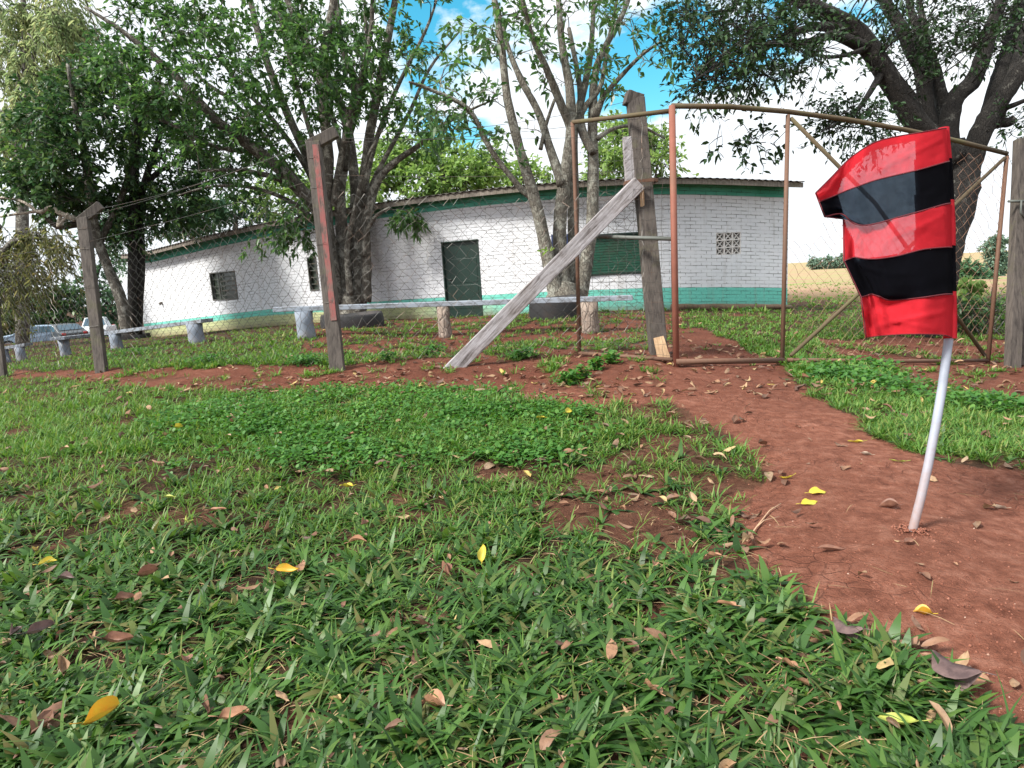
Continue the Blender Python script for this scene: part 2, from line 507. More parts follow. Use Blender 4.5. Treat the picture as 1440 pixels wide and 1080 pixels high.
soil = mixc(mg, math_(mg, 'MULTIPLY', soil_dark, rng_(mg, n1, .35, .6, .45, .8)), soil, (0.125, 0.042, 0.026))  # soil blends to a darker red brown from the fence onward
litter = ramp(mg, n2, [(0.3, (0.025, 0.013, 0.008)), (0.5, (0.060, 0.032, 0.019)), (0.7, (0.10, 0.065, 0.034))])
c = mixc(mg, att, soil, litter)
stretch = N(mg, 'ShaderNodeMapping', {'Vector': pos, 'Scale': (0.03, 0.12, 0.1)}).outputs[0]
fcol = ramp(mg, noise(mg, 1.0, 5, 0.55, stretch), [(0.36, (0.33, 0.20, 0.14)), (0.50, (0.36, 0.27, 0.16)), (0.60, (0.27, 0.29, 0.11)), (0.72, (0.20, 0.29, 0.08))])
c = mixc(mg, attf, c, fcol)
n4 = noise(mg, 38, 6, 0.75, pos, 0.6)
hh = math_(mg, 'ADD', math_(mg, 'MULTIPLY', n2, 0.9), math_(mg, 'ADD', math_(mg, 'MULTIPLY', n3, 0.4), math_(mg, 'MULTIPLY', n4, 0.55)))
hh = math_(mg, 'SUBTRACT', hh, math_(mg, 'MULTIPLY', crm, 0.35))
hh = math_(mg, 'ADD', hh, math_(mg, 'MULTIPLY', noise(mg, 4.2, 3, 0.5, pos), 1.6))
finish(mg, c, 0.95, hh, 1.0, 0.04, spec=0.15)
ground = mesh_obj('ground', V, Fq, mg, smooth=True)
bare_poly = np.zeros(gpx.shape, bool)
_s = np.clip(gdz, 1, 30)
_jx = gpx + (fbm(X_ * 2.2, Y_ * 2.2, 21, 4) - .5) * 260 / _s; _jy = gpy + (fbm(X_ * 2.2, Y_ * 2.2, 33, 4) - .5) * 190 / _s * np.where(gpy < 560, .55, 1)
for pl_ in (PATH, STRIP, RSOIL, GSOIL): bare_poly |= inpoly(_jx, _jy, pl_)
bare_poly |= (_jy < 515)
gd = np.where(bare_poly, gd, np.maximum(gd, 0.62))
ground.data.attributes.new('turf', 'FLOAT', 'POINT').data.foreach_set('value', np.clip(gd * 1.1, 0, 1).ravel().astype(np.float32))
ground.data.attributes.new('soil_dark', 'FLOAT', 'POINT').data.foreach_set('value', np.clip((Y_ + (fbm(X_, Y_, 77) - .5) * 2 - 4.0) / 1.6, 0, 1).ravel().astype(np.float32))
fl = np.clip((R_ - 24) / 12, 0, 1) * np.clip((A_ - 0.1) / 0.1, 0, 1)
ground.data.attributes.new('field', 'FLOAT', 'POINT').data.foreach_set('value', fl.ravel().astype(np.float32))
tag(ground, 'red soil and turf ground running out to a pale harvested field', None, None, 'structure')

# ---- grass: broad short blades in tufts close by, finer blades further off
def quad_strip_template(segs):
    f = []
    for i in range(segs):
        f.append((2 * i, 2 * i + 1, 2 * i + 3, 2 * i + 2))
    return np.array(f)
def blades(base, yaw, length, width, lean, curl, segs=3, fold=0.25):
    """all arguments arrays over blades; returns verts, faces (quads)"""
    n = len(base)
    ts = np.linspace(0, 1, segs + 1)
    prof = np.interp(ts, [0, 0.25, 0.6, 1], [0.55, 1.0, 0.8, 0.06])
    d = np.stack([np.cos(yaw), np.sin(yaw), np.zeros(n)], -1)
    sd_ = np.stack([-np.sin(yaw), np.cos(yaw), np.zeros(n)], -1)
    V_ = np.empty((n, segs + 1, 2, 3))
    p = base.copy()
    for i, t in enumerate(ts):
        if i:
            el = lean - curl * (t - .5 / segs)
            step = (length / segs)[:, None]
            p = p + d * np.cos(el)[:, None] * step + np.array([0, 0, 1.0]) * np.sin(el)[:, None] * step
        w = (width * prof[i] / 2)[:, None]
        V_[:, i, 0] = p - sd_ * w
        V_[:, i, 1] = p + sd_ * w
    Fc = (quad_strip_template(segs)[None] + (np.arange(n) * (2 * segs + 2))[:, None, None]).reshape(-1, 4)
    return V_.reshape(-1, 3), Fc
def sample_ground(n, pyr, pxr=(-260, 1700), power=1.0):
    u = rng.random(n) ** power
    py = pyr[0] + (pyr[1] - pyr[0]) * u
    px = rng.uniform(pxr[0], pxr[1], n)
    p, t = ground_px(px, py)
    ok = np.isfinite(t)
    p = p[ok]; t = t[ok]
    p[:, :2] += rng.normal(0, 1, (len(p), 2)) * (0.01 * t)[:, None]
    d, qx, qy, dz = ground_density(p[:, 0], p[:, 1])
    p[:, 2] = gz(p[:, 0], p[:, 1])
    return p, d, qx, qy, t
m_broad = leaf_mat('broad turf blades', [(0.016, 0.048, 0.010), (0.032, 0.088, 0.018), (0.052, 0.125, 0.026), (0.034, 0.096, 0.022), (0.11, 0.20, 0.04), (0.065, 0.16, 0.032), (0.17, 0.14, 0.05)],
                   0.42, 0.28, 1.6, 0.3, (0.034, 0.085, 0.02))
m_fine = leaf_mat('fine turf blades', [(0.04, 0.115, 0.02), (0.07, 0.175, 0.032), (0.10, 0.215, 0.04), (0.15, 0.26, 0.055), (0.26, 0.27, 0.085)],
                  0.5, 0.35, 1.5, 0.3, (0.10, 0.22, 0.035))
m_clover = leaf_mat('clover leaves', [(0.035, 0.125, 0.022), (0.06, 0.175, 0.03), (0.09, 0.225, 0.04), (0.14, 0.29, 0.055)], 0.5, 0.35, 1.5, 0.3, (0.04, 0.14, 0.03))
def tufts(pos_, nper, L, W, lean, curl, segs, spread):
    k = len(pos_)
    base = np.repeat(pos_, nper, 0)
    n = len(base)
    size = np.repeat(rng.uniform(0.65, 1.2, k), nper)
    yaw = (np.tile(np.arange(nper), k) * (2.399) + np.repeat(rng.uniform(0, 6.28, k), nper) + rng.normal(0, .35, n))
    base = base + np.stack([np.cos(yaw), np.sin(yaw), np.zeros(n)], -1) * (rng.uniform(0, spread, n))[:, None]
    return blades(base, yaw, L * size * rng.uniform(0.55, 1.15, n), W * rng.uniform(0.7, 1.2, n) * size ** .5,
                  rng.uniform(lean[0], lean[1], n), rng.uniform(curl[0], curl[1], n), segs)
def stuff_mesh(name, parts, mat, label, smooth=True):
    Vs = []; Fs = []; o_ = 0
    for v, f in parts:
        Vs.append(v); Fs.append(f + o_); o_ += len(v)
    o = mesh_obj(name, np.concatenate(Vs), np.concatenate(Fs), mat, smooth=smooth)
    return tag(o, label, None, None, 'stuff')
# near: broad bladed carpet grass
p, d, qx, qy, t = sample_ground(12500, (560, 1400), power=1.0)
gap_ = fbm(p[:, 0] * 7, p[:, 1] * 7, 91, 3)
keep = (rng.random(len(p)) < d * np.clip((qy - 560) / 260, 0.12, 1) * np.clip((gap_ - .32) * 5, .10, 1))
a = tufts(p[keep], 7, 0.108, 0.023, (0.15, 1.15), (0.3, 1.5), 4, 0.014)
p, d, qx, qy, t = sample_ground(1500, (600, 1500))
keep = (rng.random(len(p)) < d)
a2 = tufts(p[keep], 3, 0.15, 0.007, (0.7, 1.35), (0.6, 1.3), 4, 0.01)
stuff_mesh('carpet_grass', [a, a2], m_broad, 'dark green broad bladed turf in the foreground')
# middle and far: finer bright blades
parts = []
for (n, yr, npr, L, W) in ((23000, (545, 1000), 6, 0.08, 0.0065), (22000, (505, 640), 6, 0.085, 0.009), (36000, (420, 530), 6, 0.085, 0.016), (5000, (395, 440), 6, 0.14, 0.04)):
    p, d, qx, qy, t = sample_ground(n, yr)
    rad = np.hypot(p[:, 0], p[:, 1])
    gap_ = fbm(p[:, 0] * 4, p[:, 1] * 4, 57, 3)
    keep = (rng.random(len(p)) < d * np.where(yr[1] > 600, np.clip(1 - (qy - 640) / 200, .08, 1), 1) * np.clip((gap_ - .28) * 5, .2, 1)) & (rad < 60)
    parts.append(tufts(p[keep], npr, L, W, (0.5, 1.4), (0.3, 1.3), 3, 0.03))
stuff_mesh('fine_grass', parts, m_fine, 'bright green finer grass around the fence and benches')
# dry straw and dead runners between the tufts
p, d, qx, qy, t = sample_ground(9000, (545, 1400))
onp = inpoly(qx, qy, PATH)
keep = rng.random(len(p)) < np.where(onp, .04, np.where(d < .3, .5, .8))
p = p[keep]; n = len(p)
st_ = blades(p + np.array([0, 0, .004]) + np.c_[np.zeros((n, 2)), rng.uniform(0, .03, n)], rng.uniform(0, 6.28, n), rng.uniform(.03, .11, n), rng.uniform(.0015, .004, n), rng.uniform(0, .35, n), rng.uniform(0, .8, n), 3)
m_straw = newmat('dry straw')
finish(m_straw, ramp(m_straw, geo(m_straw, 'Random Per Island'), [(0, (.16, .09, .045)), (.4, (.30, .19, .10)), (.8, (.42, .31, .16)), (1, (.20, .20, .07))]), .8, trans=.15)
stuff_mesh('dead_grass', [st_], m_straw, 'dry straw coloured dead grass lying between the green tufts')
# low clover-like patch in the middle
CLOVER = [(170, 600), (330, 565), (520, 550), (700, 545), (850, 568), (870, 600), (760, 640), (600, 650), (420, 660), (300, 650), (200, 630)]
def round_leaves(c, yaw, r, tilt, n=6):
    k = len(c)
    an = np.linspace(0, 2 * math.pi, n, endpoint=False)
    u = np.stack([np.cos(yaw) * np.cos(tilt), np.sin(yaw) * np.cos(tilt), np.sin(tilt)], -1)
    w = np.stack([-np.sin(yaw), np.cos(yaw), np.zeros(k)], -1)
    V_ = c[:, None] + r[:, None, None] * (u[:, None] * np.cos(an)[None, :, None] + w[:, None] * np.sin(an)[None, :, None] * 0.8)
    q = np.array([(0, 1, 2, 3), (0, 3, 4, 5)])
    Fc = (q[None] + (np.arange(k) * n)[:, None, None]).reshape(-1, 4)
    return V_.reshape(-1, 3), Fc
p, d, qx, qy, t = sample_ground(42000, (538, 680), (100, 960))
jx = (fbm(p[:, 0] * 1.5, p[:, 1] * 1.5, 71) - .5) * 220; jy = (fbm(p[:, 0] * 1.5, p[:, 1] * 1.5, 72) - .5) * 60
keep = (sum(inpoly(qx + jx * k_, qy + jy * k_ + o_, CLOVER).astype(float) for k_, o_ in ((.6, 0), (1.2, 12), (1.8, -8), (2.4, 16))) / 4 * np.clip((fbm(p[:, 0] * 3, p[:, 1] * 3, 19) - .3) * 4, .1, 1) > rng.random(len(p))) & (d > 0.3)
p = p[keep]
hgt = 0.03 + 0.07 * fbm(p[:, 0] * 6, p[:, 1] * 6, 44)
p[:, 2] += hgt * rng.uniform(0.4, 1.1, len(p))
parts = [round_leaves(p, rng.uniform(0, 6.28, len(p)), rng.uniform(0.009, 0.019, len(p)), rng.uniform(-.2, .9, len(p)))]
# small weeds on the bare strip by the fence
wp = []
for (wx, wy, wr) in [(610, 498, 14), (860, 510, 12), (735, 505, 18), (815, 532, 12), (840, 520, 10), (290, 512, 18), (430, 512, 24), (545, 508, 10), (800, 540, 12),
                     (1180, 530, 40), (1250, 545, 60), (1390, 575, 40), (1050, 438, 5), (975, 432, 5), (1350, 460, 20), (180, 500, 30), (1230, 520, 26)]:
    gp, _ = G(wx, wy)
    m_ = max(60, int(wr * 14)); rad_ = wr / F * np.hypot(gp[0], gp[1])
    q = gp[None, :2] + rng.normal(0, 1, (m_, 2)) * rad_ * 0.6
    z = gz(q[:, 0], q[:, 1]) + rng.uniform(0.01, 0.11, m_)
    wp.append(np.c_[q, z])
wp = np.concatenate(wp)
parts.append(round_leaves(wp, rng.uniform(0, 6.28, len(wp)), rng.uniform(0.012, 0.026, len(wp)), rng.uniform(-.2, .9, len(wp))))
stuff_mesh('ground_cover', parts, m_clover, 'low mid green clover and weeds in the lawn and along the fence')

# ---- fallen leaves
def leaf_template(n=6, cup=0.25, curl=0.5, w=0.42):
    """unit length leaf along x, pointed ends, cupped and curled: (verts, quads)"""
    ts = np.linspace(0, 1, n + 1)
    v = []
    tw_ = rng.uniform(-.5, .5); ph = rng.uniform(0, 6.28); am = rng.uniform(.03, .10)
    for t in ts:
        ww = w * (math.sin(math.pi * min(1, t ** 0.8)) ** 0.75 + 0.02) / 1.0
        for s_ in (-1, -.5, 0, .5, 1):
            z = cup * ww * abs(s_) ** 1.5 + curl * (t - .5) ** 2 + tw_ * s_ * ww * (t - .5) + am * w * math.sin(ph + t * 9 + s_ * 3.1)
            v.append((t - .5 + .04 * math.sin(ph + s_ * 4 + t * 7), s_ * ww * .5 * (1 - .18 * abs(cup)) + .05 * math.sin(ph + t * 4), z))
    f = []
    for i in range(n):
        for j in range(4):
            f.append((i * 5 + j, i * 5 + j + 1, i * 5 + j + 6, i * 5 + j + 5))
    return np.array(v), np.array(f)
def scatter_leaves(pts, size, tilt=0.28):
    temps = [leaf_template(6, rng.uniform(-.4, .8), rng.uniform(-.6, .9), rng.uniform(.3, .55)) for _ in range(40)]
    Vs = []; Fs = []; o_ = 0
    for i, p_ in enumerate(pts):
        v, f = temps[i % 40]
        s_ = size[i]; a_ = rng.uniform(0, 6.28)
        E = Matrix.Rotation(a_, 3, 'Z') @ Matrix.Rotation(rng.normal(0, tilt), 3, 'X') @ Matrix.Rotation(rng.normal(0, tilt), 3, 'Y')
        E = np.array(E)
        q = (v * s_ * np.array([1, rng.uniform(.75, 1.1), 1])) @ E.T
        q[:, 2] -= q[:, 2].min() - 0.002 - rng.uniform(0, .3) * 0.0
        Vs.append(q + p_); Fs.append(f + o_); o_ += len(v)
    return np.concatenate(Vs), np.concatenate(Fs)
m_dead = newmat('dead leaf')
rnd = geo(m_dead, 'Random Per Island')
dc = ramp(m_dead, rnd, [(0.0, (0.10, 0.05, 0.034)), (0.2, (0.20, 0.10, 0.06)), (0.4, (0.32, 0.175, 0.10)), (0.55, (0.15, 0.085, 0.06)), (0.72, (0.42, 0.27, 0.15)), (0.84, (0.09, 0.052, 0.042)), (.93, (0.42, 0.30, .19)), (1.0, (0.48, 0.36, 0.08))])
dn = noise(m_dead, 60, 5, 0.6, geo(m_dead, 'Position'))
dc = mixc(m_dead, rng_(m_dead, dn, .45, .7, 0, .45), dc, (0.07, 0.035, 0.025))
finish(m_dead, dc, 0.6, dn, .4, .004, trans=0.15)
pts = []; sz = []
for (n, yr, xr, s0, s1) in ((400, (640, 1300), (-200, 1650), .03, .085), (700, (600, 1300), (-200, 1650), .012, .035), (420, (540, 680), (-200, 1600), .05, .09), (900, (495, 560), (-100, 1500), .05, .09), (900, (440, 505), (0, 1500), .05, .10)):
    p, d, qx, qy, t = sample_ground(n, yr, xr)
    onp = inpoly(qx, qy, PATH) & (qy > 560)
    keep = rng.random(len(p)) < np.where(onp, 0.18, np.where(d < .3, 1.0, 0.6))
    p = p[keep]; d = d[keep]
    p[:, 2] += np.where(d > .3, rng.uniform(0.005, 0.05, len(p)), 0.0)
    pts.append(p); sz.append(rng.uniform(s0, s1, len(p)))
# drift of litter where path meets lawn
for (cx, cy, k, rad_) in ((1040, 740, 18, .2), (1230, 930, 16, .12), (1340, 985, 10, .1), (850, 700, 14, .15), (860, 580, 30, .4), (560, 520, 40, .5), (60, 925, 9, .07), (590, 895, 12, .1)):
    gp, _ = G(cx, cy)
    q = gp[None, :2] + rng.normal(0, 1, (k, 2)) * rad_
    pts.append(np.c_[q, gz(q[:, 0], q[:, 1]) + rng.uniform(0.004, .02, k)]); sz.append(rng.uniform(.04, .08, k))
lv, lf = scatter_leaves(np.concatenate(pts), np.concatenate(sz))
tag(mesh_obj('leaf_litter', lv, lf, m_dead, smooth=True), 'small brown fallen leaves scattered through the grass and over the soil', None, None, 'stuff')
# clods and pebbles on the path
def pebbles(n, xr, yr, s0, s1):
    p, d, qx, qy, t = sample_ground(n, yr, xr)
    p = p[d < 0.2]
    k = len(p)
    ico = np.array([(1, 0, 0), (0, 1, 0), (-1, 0, 0), (0, -1, 0), (0, 0, .8), (0, 0, -.5)])
    f = np.array([(0, 1, 4, 4), (1, 2, 4, 4), (2, 3, 4, 4), (3, 0, 4, 4)])
    tri = np.array([(0, 1, 4), (1, 2, 4), (2, 3, 4), (3, 0, 4), (1, 0, 5), (2, 1, 5), (3, 2, 5), (0, 3, 5)])
    r = rng.uniform(s0, s1, k) * rng.uniform(.5, 1, k)
    V_ = p[:, None] + ico[None] * rng.uniform(.6, 1.3, (k, 6, 1)) * r[:, None, None]
    a_ = rng.uniform(0, 6.28, k)
    dx = V_ - p[:, None]
    V_[..., 0] = p[:, None, 0] + dx[..., 0] * np.cos(a_)[:, None] - dx[..., 1] * np.sin(a_)[:, None]
    V_[..., 1] = p[:, None, 1] + dx[..., 0] * np.sin(a_)[:, None] + dx[..., 1] * np.cos(a_)[:, None]
    return V_.reshape(-1, 3), (tri[None] + (np.arange(k) * 6)[:, None, None]).reshape(-1, 3)
m_clod = newmat('clods')
finish(m_clod, ramp(m_clod, geo(m_clod, 'Random Per Island'), [(0, (0.15, 0.05, 0.03)), (.6, (0.22, 0.08, 0.048)), (.96, (0.28, 0.12, 0.08)), (1, (0.45, .33, .26))]), 0.95)
pv, pf = pebbles(9000, (600, 1650), (515, 1250), 0.0015, 0.0065)
tag(mesh_obj('gravel', pv, pf, m_clod), 'small clods and grit on the red footpath', None, None, 'stuff')

# disturbed earth where the flag pole is pushed in
gp0, _ = G(1283, 746)
_k = 200; _a = rng.uniform(0, 6.28, _k); _r = .018 + np.abs(rng.normal(0, .03, _k))
_c = np.stack([gp0[0] + np.cos(_a) * _r, gp0[1] + np.sin(_a) * _r], -1)
_z = gz(_c[:, 0], _c[:, 1]) + np.clip(.016 - _r * .25, 0, 1)
_ico = np.array([(1, 0, 0), (0, 1, 0), (-1, 0, 0), (0, -1, 0), (0, 0, .8), (0, 0, -.6)])
_t = np.array([(0, 1, 4), (1, 2, 4), (2, 3, 4), (3, 0, 4), (1, 0, 5), (2, 1, 5), (3, 2, 5), (0, 3, 5)])
_v = np.c_[_c, _z][:, None] + _ico[None] * rng.uniform(.6, 1.3, (_k, 6, 1)) * rng.uniform(.002, .007, _k)[:, None, None]
tag(mesh_obj('loose_soil', _v.reshape(-1, 3), (_t[None] + (np.arange(_k) * 6)[:, None, None]).reshape(-1, 3), m_clod), 'crumbs of red soil heaped round the foot of the flag pole', None, None, 'stuff')

# leaves one could point to
def one_leaf(px, py, size, yaw, col, label, cup=.5, curl=.4, w=.5, tilt=(0, 0), lift=0.0, grp='large fallen leaves'):
    gp, _ = G(px, py)
    v, f = leaf_template(8, cup, curl, w)
    E = np.array(Matrix.Rotation(yaw, 3, 'Z') @ Matrix.Rotation(tilt[0], 3, 'X') @ Matrix.Rotation(tilt[1], 3, 'Y'))
    q = (v * size) @ E.T
    q[:, 2] -= q[:, 2].min() - 0.003 - lift
    b = MB(); b.add(q, [tuple(x) for x in f])
    st = np.array([(-.5, 0, curl * .25), (-.62, .02, curl * .3), (-.8, .03, curl * .45)]) * size
    st = st @ E.T; st[:, 2] -= (v * size @ E.T)[:, 2].min() - 0.004 - lift
    b.tube(st, 0.0012, 5)
    o = b.build('fallen_leaf', LEAFM[col], smooth=True)
    o.location = tuple(gp)
    return tag(o, label, 'leaf', grp)
LEAFM = {}
for nm, a, b_ in (('yellow', (0.66, 0.50, 0.05), (0.42, 0.40, 0.06)), ('brown', (0.30, 0.15, 0.10), (0.15, 0.07, 0.05)), ('tan', (0.50, 0.27, 0.16), (0.30, 0.15, 0.09)),
                 ('grey', (0.20, 0.13, 0.12), (0.08, 0.05, 0.05)), ('pale', (0.62, 0.52, 0.42), (0.4, .3, .22)), ('orange', (0.62, 0.30, 0.03), (0.55, 0.40, 0.04)), ('lime', (0.50, 0.52, 0.12), (0.32, 0.42, 0.08))):
    m = newmat('leaf ' + nm)
    nn_ = noise(m, 28, 6, 0.6, objco(m))
    finish(m, mixc(m, rng_(m, nn_, .35, .65), a, b_), 0.5, nn_, .3, .003, trans=0.2)
    LEAFM[nm] = m
for L in [
    (252, 612, .085, 1.2, 'yellow', 'yellow leaf standing in the bright grass left of the clover patch', .5, .3, .55, (.6, .3), .05),
    (263, 748, .085, 2.0, 'lime', 'yellow green leaf upright in the grass on the left side of the lawn', .6, .2, .5, (1.0, .2), .04),
    (240, 714, .07, 2.7, 'lime', 'small pale yellow leaf just above the upright yellow green leaf', .4, .3, .4, (.2, 0), .05),
    (70, 806, .06, .6, 'yellow', 'yellow leaf near the left edge beside a grey curled leaf', .6, .2, .5, (.4, 0), .04),
    (408, 822, .085, .05, 'orange', 'orange yellow curved leaf lying beside a brown one in mid lawn', .5, .6, .42, (.5, 0), .05),
    (382, 822, .045, 2.2, 'brown', 'small brown leaf touching the orange yellow leaf', .4, .3, .6, (.7, 0), .04),
    (680, 802, .065, 1.5, 'yellow', 'yellow leaf standing upright alone in the dark grass of mid lawn', .3, .1, .5, (0, -1.0), .04),
    (145, 1040, .10, 1.1, 'orange', 'large curled yellow leaf with brown middle at bottom left', 1.0, .5, .5, (.5, .3), .05),
    (1150, 694, .075, .1, 'yellow', 'upper of two bright yellow leaves lying together on the red path', .2, -.1, .55, (.4, 0), 0),
    (1138, 709, .075, .15, 'yellow', 'lower of two bright yellow leaves lying together on the red path', .2, -.1, .5, (.4, 0), 0),
    (1105, 674, .06, 2.5, 'yellow', 'narrow twisted yellow leaf left of the pair on the path', .5, .8, .3, (.4, .2), 0),
    (488, 696, .075, 2.9, 'yellow', 'pale yellow leaf at the lower edge of the clover patch', .4, .3, .5, (.3, 0), .04),
    (1203, 623, .075, 2.8, 'yellow', 'brown and yellow leaf on the path nearest the grass by the gate', .4, .4, .35, (.3, 0), 0),
    (1262, 650, .07, 2.5, 'lime', 'yellow leaf just left of the flag pole on the path', .3, .4, .3, (.3, 0), 0),
    (1241, 598, .10, .2, 'lime', 'flat yellow leaf at the grass edge right of the path', .2, .2, .4, (.2, 0), .01),
    (1218, 640, .055, 2.2, 'pale', 'small whitish grey leaf in the middle of the path', .4, .3, .6, (.2, 0), 0),
    (800, 592, .075, .9, 'yellow', 'yellow leaf in the grass at the right end of the clover', .3, .2, .6, (.6, 0), .06),
    (760, 597, .07, 2.9, 'yellow', 'dull yellow leaf left of the yellow leaf at the clover end', .4, .2, .5, (.3, 0), .04),
    (308, 732, .08, .02, 'tan', 'long narrow tan leaf lying level in the left lawn', .6, .0, .24, (.1, 0), .05),
    (375, 768, .09, 1.35, 'brown', 'dark brown curled leaf standing in mid lawn above the orange one', 1.2, .5, .45, (.6, .6), .04),
    (511, 750, .07, 1.5, 'brown', 'dull brown leaf upright right of the tall curled brown leaf', .6, .3, .55, (.6, .2), .04),
    (505, 780, .07, .1, 'tan', 'slender light brown leaf lying over grass near the lawn middle', .7, -.4, .35, (.3, 0), .05),
    (625, 820, .08, 1.9, 'brown', 'dark brown leaf left of the lone upright yellow leaf', 1.2, .7, .4, (.5, 0), .04),
    (208, 825, .08, 1.0, 'brown', 'dark red brown leaf bent upward in the left lawn', 1.0, .8, .55, (.6, .2), .04),
    (178, 860, .06, .6, 'brown', 'pinkish brown leaf below the bent dark red leaf', .6, .3, .6, (.4, .2), .04),
    (98, 833, .06, .1, 'grey', 'grey curled leaf near the left edge below the yellow one', .8, .3, .5, (.3, .0), .05),
    (170, 920, .085, .1, 'brown', 'wide brown leaf lying in dark grass left of centre', .8, .6, .45, (.3, .1), .04),
    (20, 915, .08, 2.1, 'grey', 'grey brown leaf leaning at the left edge of the picture', .8, .4, .5, (.6, .2), .05),
    (60, 910, .08, .9, 'grey', 'grey purple leaf right of the leaning grey brown leaf at left edge', .8, .4, .5, (.6, .2), .05),
    (265, 955, .055, 2.1, 'brown', 'small mauve brown leaf left of the bottom middle', .6, .4, .6, (.4, .2), .05),
    (332, 1030, .07, .3, 'tan', 'pink tan leaf lying flat at the bottom left of centre', .5, .3, .5, (.2, .1), .04),
    (610, 1015, .075, 2.7, 'tan', 'tan folded leaf at the bottom centre', .9, .2, .45, (.2, .1), .04),
    (917, 995, .065, 1.9, 'tan', 'clean tan triangular leaf standing in bottom centre grass', .3, .1, .7, (.7, .2), .04),
    (1105, 963, .065, 1.9, 'tan', 'rounded orange tan leaf above another in the lower right grass', .3, .2, .55, (.5, .2), .05),
    (1103, 990, .05, 1.6, 'brown', 'brown leaf under the rounded orange tan leaf', .3, .2, .6, (.3, .2), .03),
    (920, 815, .05, 1.2, 'tan', 'small tan leaf upright in grass right of centre', .5, .1, .55, (.6, .2), .05),
    (1004, 805, .06, 2.4, 'tan', 'tan leaf tilted at the grass edge where the path begins to widen', .4, .1, .5, (.5, .2), .05),
    (1022, 875, .06, 2.2, 'tan', 'tan leaf in dark grass below the tilted edge leaf', .4, .1, .45, (.5, .2), .05),
    (1190, 905, .085, 2.0, 'grey', 'dark grey purple leaf at the ragged edge of grass by the path', -.8, .25, .5, (.7, .1), .02),
    (1340, 970, .11, 1.9, 'grey', 'large purple grey curled leaf on the soil at lower right', -.9, .25, .5, (.8, .1), .02),
    (1368, 965, .075, .7, 'tan', 'tan leaf touching the large purple grey curled leaf', .4, .3, .6, (.4, .1), .01),
    (1298, 865, .045, 2.5, 'orange', 'small rust orange leaf alone on the lower right soil', .7, .3, .7, (.2, .1), 0),
    (1250, 715, .07, 2.8, 'brown', 'dark brown curled leaf left of the flag pole foot', .9, .4, .5, (.2, .1), 0),
    (1278, 765, .045, .1, 'brown', 'brown leaf just below the foot of the flag pole', .5, .3, .6, (.2, .1), 0),
    (1405, 716, .05, 2.3, 'pale', 'whitish leaf with thin stalk on the path right of the pole', .4, .3, .6, (.4, .1), 0),
    (1262, 1035, .08, 2.8, 'lime', 'pale yellow brown leaf flat in grass at lower right', .3, .3, .5, (.1, .1), .03),
    (1170, 775, .10, .1, 'brown', 'thin dark leaf flat on the path between grass and pole', .5, .3, .28, (.1, .1), 0),
]:
    one_leaf(*L)
# twigs
m_twig = simple('dry twig', (0.42, 0.27, 0.17), .3, 40, .8)
for (pts_, lab) in (([(1050, 765), (1064, 745), (1082, 722), (1098, 712)], 'forked pale dry twig at the path edge'), ([(762, 505), (775, 515), (790, 509)], 'dry curved twig lying by the fence line')):
    q = []
    for (x, y) in pts_:
        gp, _ = G(x, y); q.append(gp + np.array([0, 0, .012]))
    b = MB(); b.tube(q, [.004, .0035, .003, .002][:len(q)], 6)
    mid = q[1]
    b.tube([mid, mid + np.array([.05, .05, .004]), mid + np.array([.12, .07, .008])], [.003, .002, .0015], 6)
    tag(b.build('fallen_twig', m_twig, smooth=True), lab, 'twig')

# ================================================================== BUILDING
ST = [(1107, 434, 15.5, 262), (1020, 434, 15.0, 258.5), (932, 435, 14.8, 256), (845, 438, 14.8, 259), (760, 441, 14.95, 265), (677, 445, 15.3, 273), (595, 448, 16.0, 283),
      (513, 452, 17, 295), (450, 455, 17.9, 306), (387, 458, 18.9, 317), (300, 466, 20.8, 336), (205, 475, 23.2, 360)]
ST = ST[::-1]       # left to right
bp = np.array([P(a, b, c) for a, b, c, d in ST])
def z_at_py(x, y, top_px, top_py):
    z = 3.0
    for _ in range(12):
        qx, qy, _d = proj(np.array([x, y, z]))
        z += (qy - np.interp(qx, top_px, top_py)) / F * _d
    return float(z)
tpx = [s_[0] for s_ in ST]; tpy = [s_[3] for s_ in ST]
segl = np.r_[0, np.cumsum(np.linalg.norm(np.diff(bp[:, :2], axis=0), axis=1))]
S_ = np.linspace(0, segl[-1], 90)
ker = np.ones(7) / 7
def smooth(v):
    e = np.r_[2 * v[0] - v[3:0:-1], v, 2 * v[-1] - v[-2:-5:-1]]
    return np.convolve(e, ker, 'valid')
wx = smooth(np.interp(S_, segl, bp[:, 0])); wy = smooth(np.interp(S_, segl, bp[:, 1])); wb = smooth(np.interp(S_, segl, bp[:, 2]))
wtop = smooth(np.array([z_at_py(x, y, tpx, tpy) for x, y in zip(wx, wy)]))
Lw = S_[-1]
tx = np.gradient(wx, S_); ty = np.gradient(wy, S_); tl = np.hypot(tx, ty); tx /= tl; ty /= tl
nx_, ny_ = ty, -tx      # outward, towards the camera
def wpt(s, z, off=0.0):
    x = np.interp(s, S_, wx) + np.interp(s, S_, nx_) * off
    y = np.interp(s, S_, wy) + np.interp(s, S_, ny_) * off
    return np.stack([np.broadcast_to(x, np.broadcast(x, z).shape), np.broadcast_to(y, np.broadcast(x, z).shape), np.broadcast_to(z, np.broadcast(x, z).shape)], -1)
def wbase(s): return np.interp(s, S_, wb)
def wtopz(s): return np.interp(s, S_, wtop)
def wall_sz(px, py):
    z = 1.5
    for _ in range(8):
        qx, qy, dd = proj(wpt(S_, np.full(len(S_), z)))
        s = float(np.interp(px, qx, S_))
        q = wpt(s, z); a, b_, d_ = proj(q)
        z += float((b_ - py) / F * d_)
    return s, z
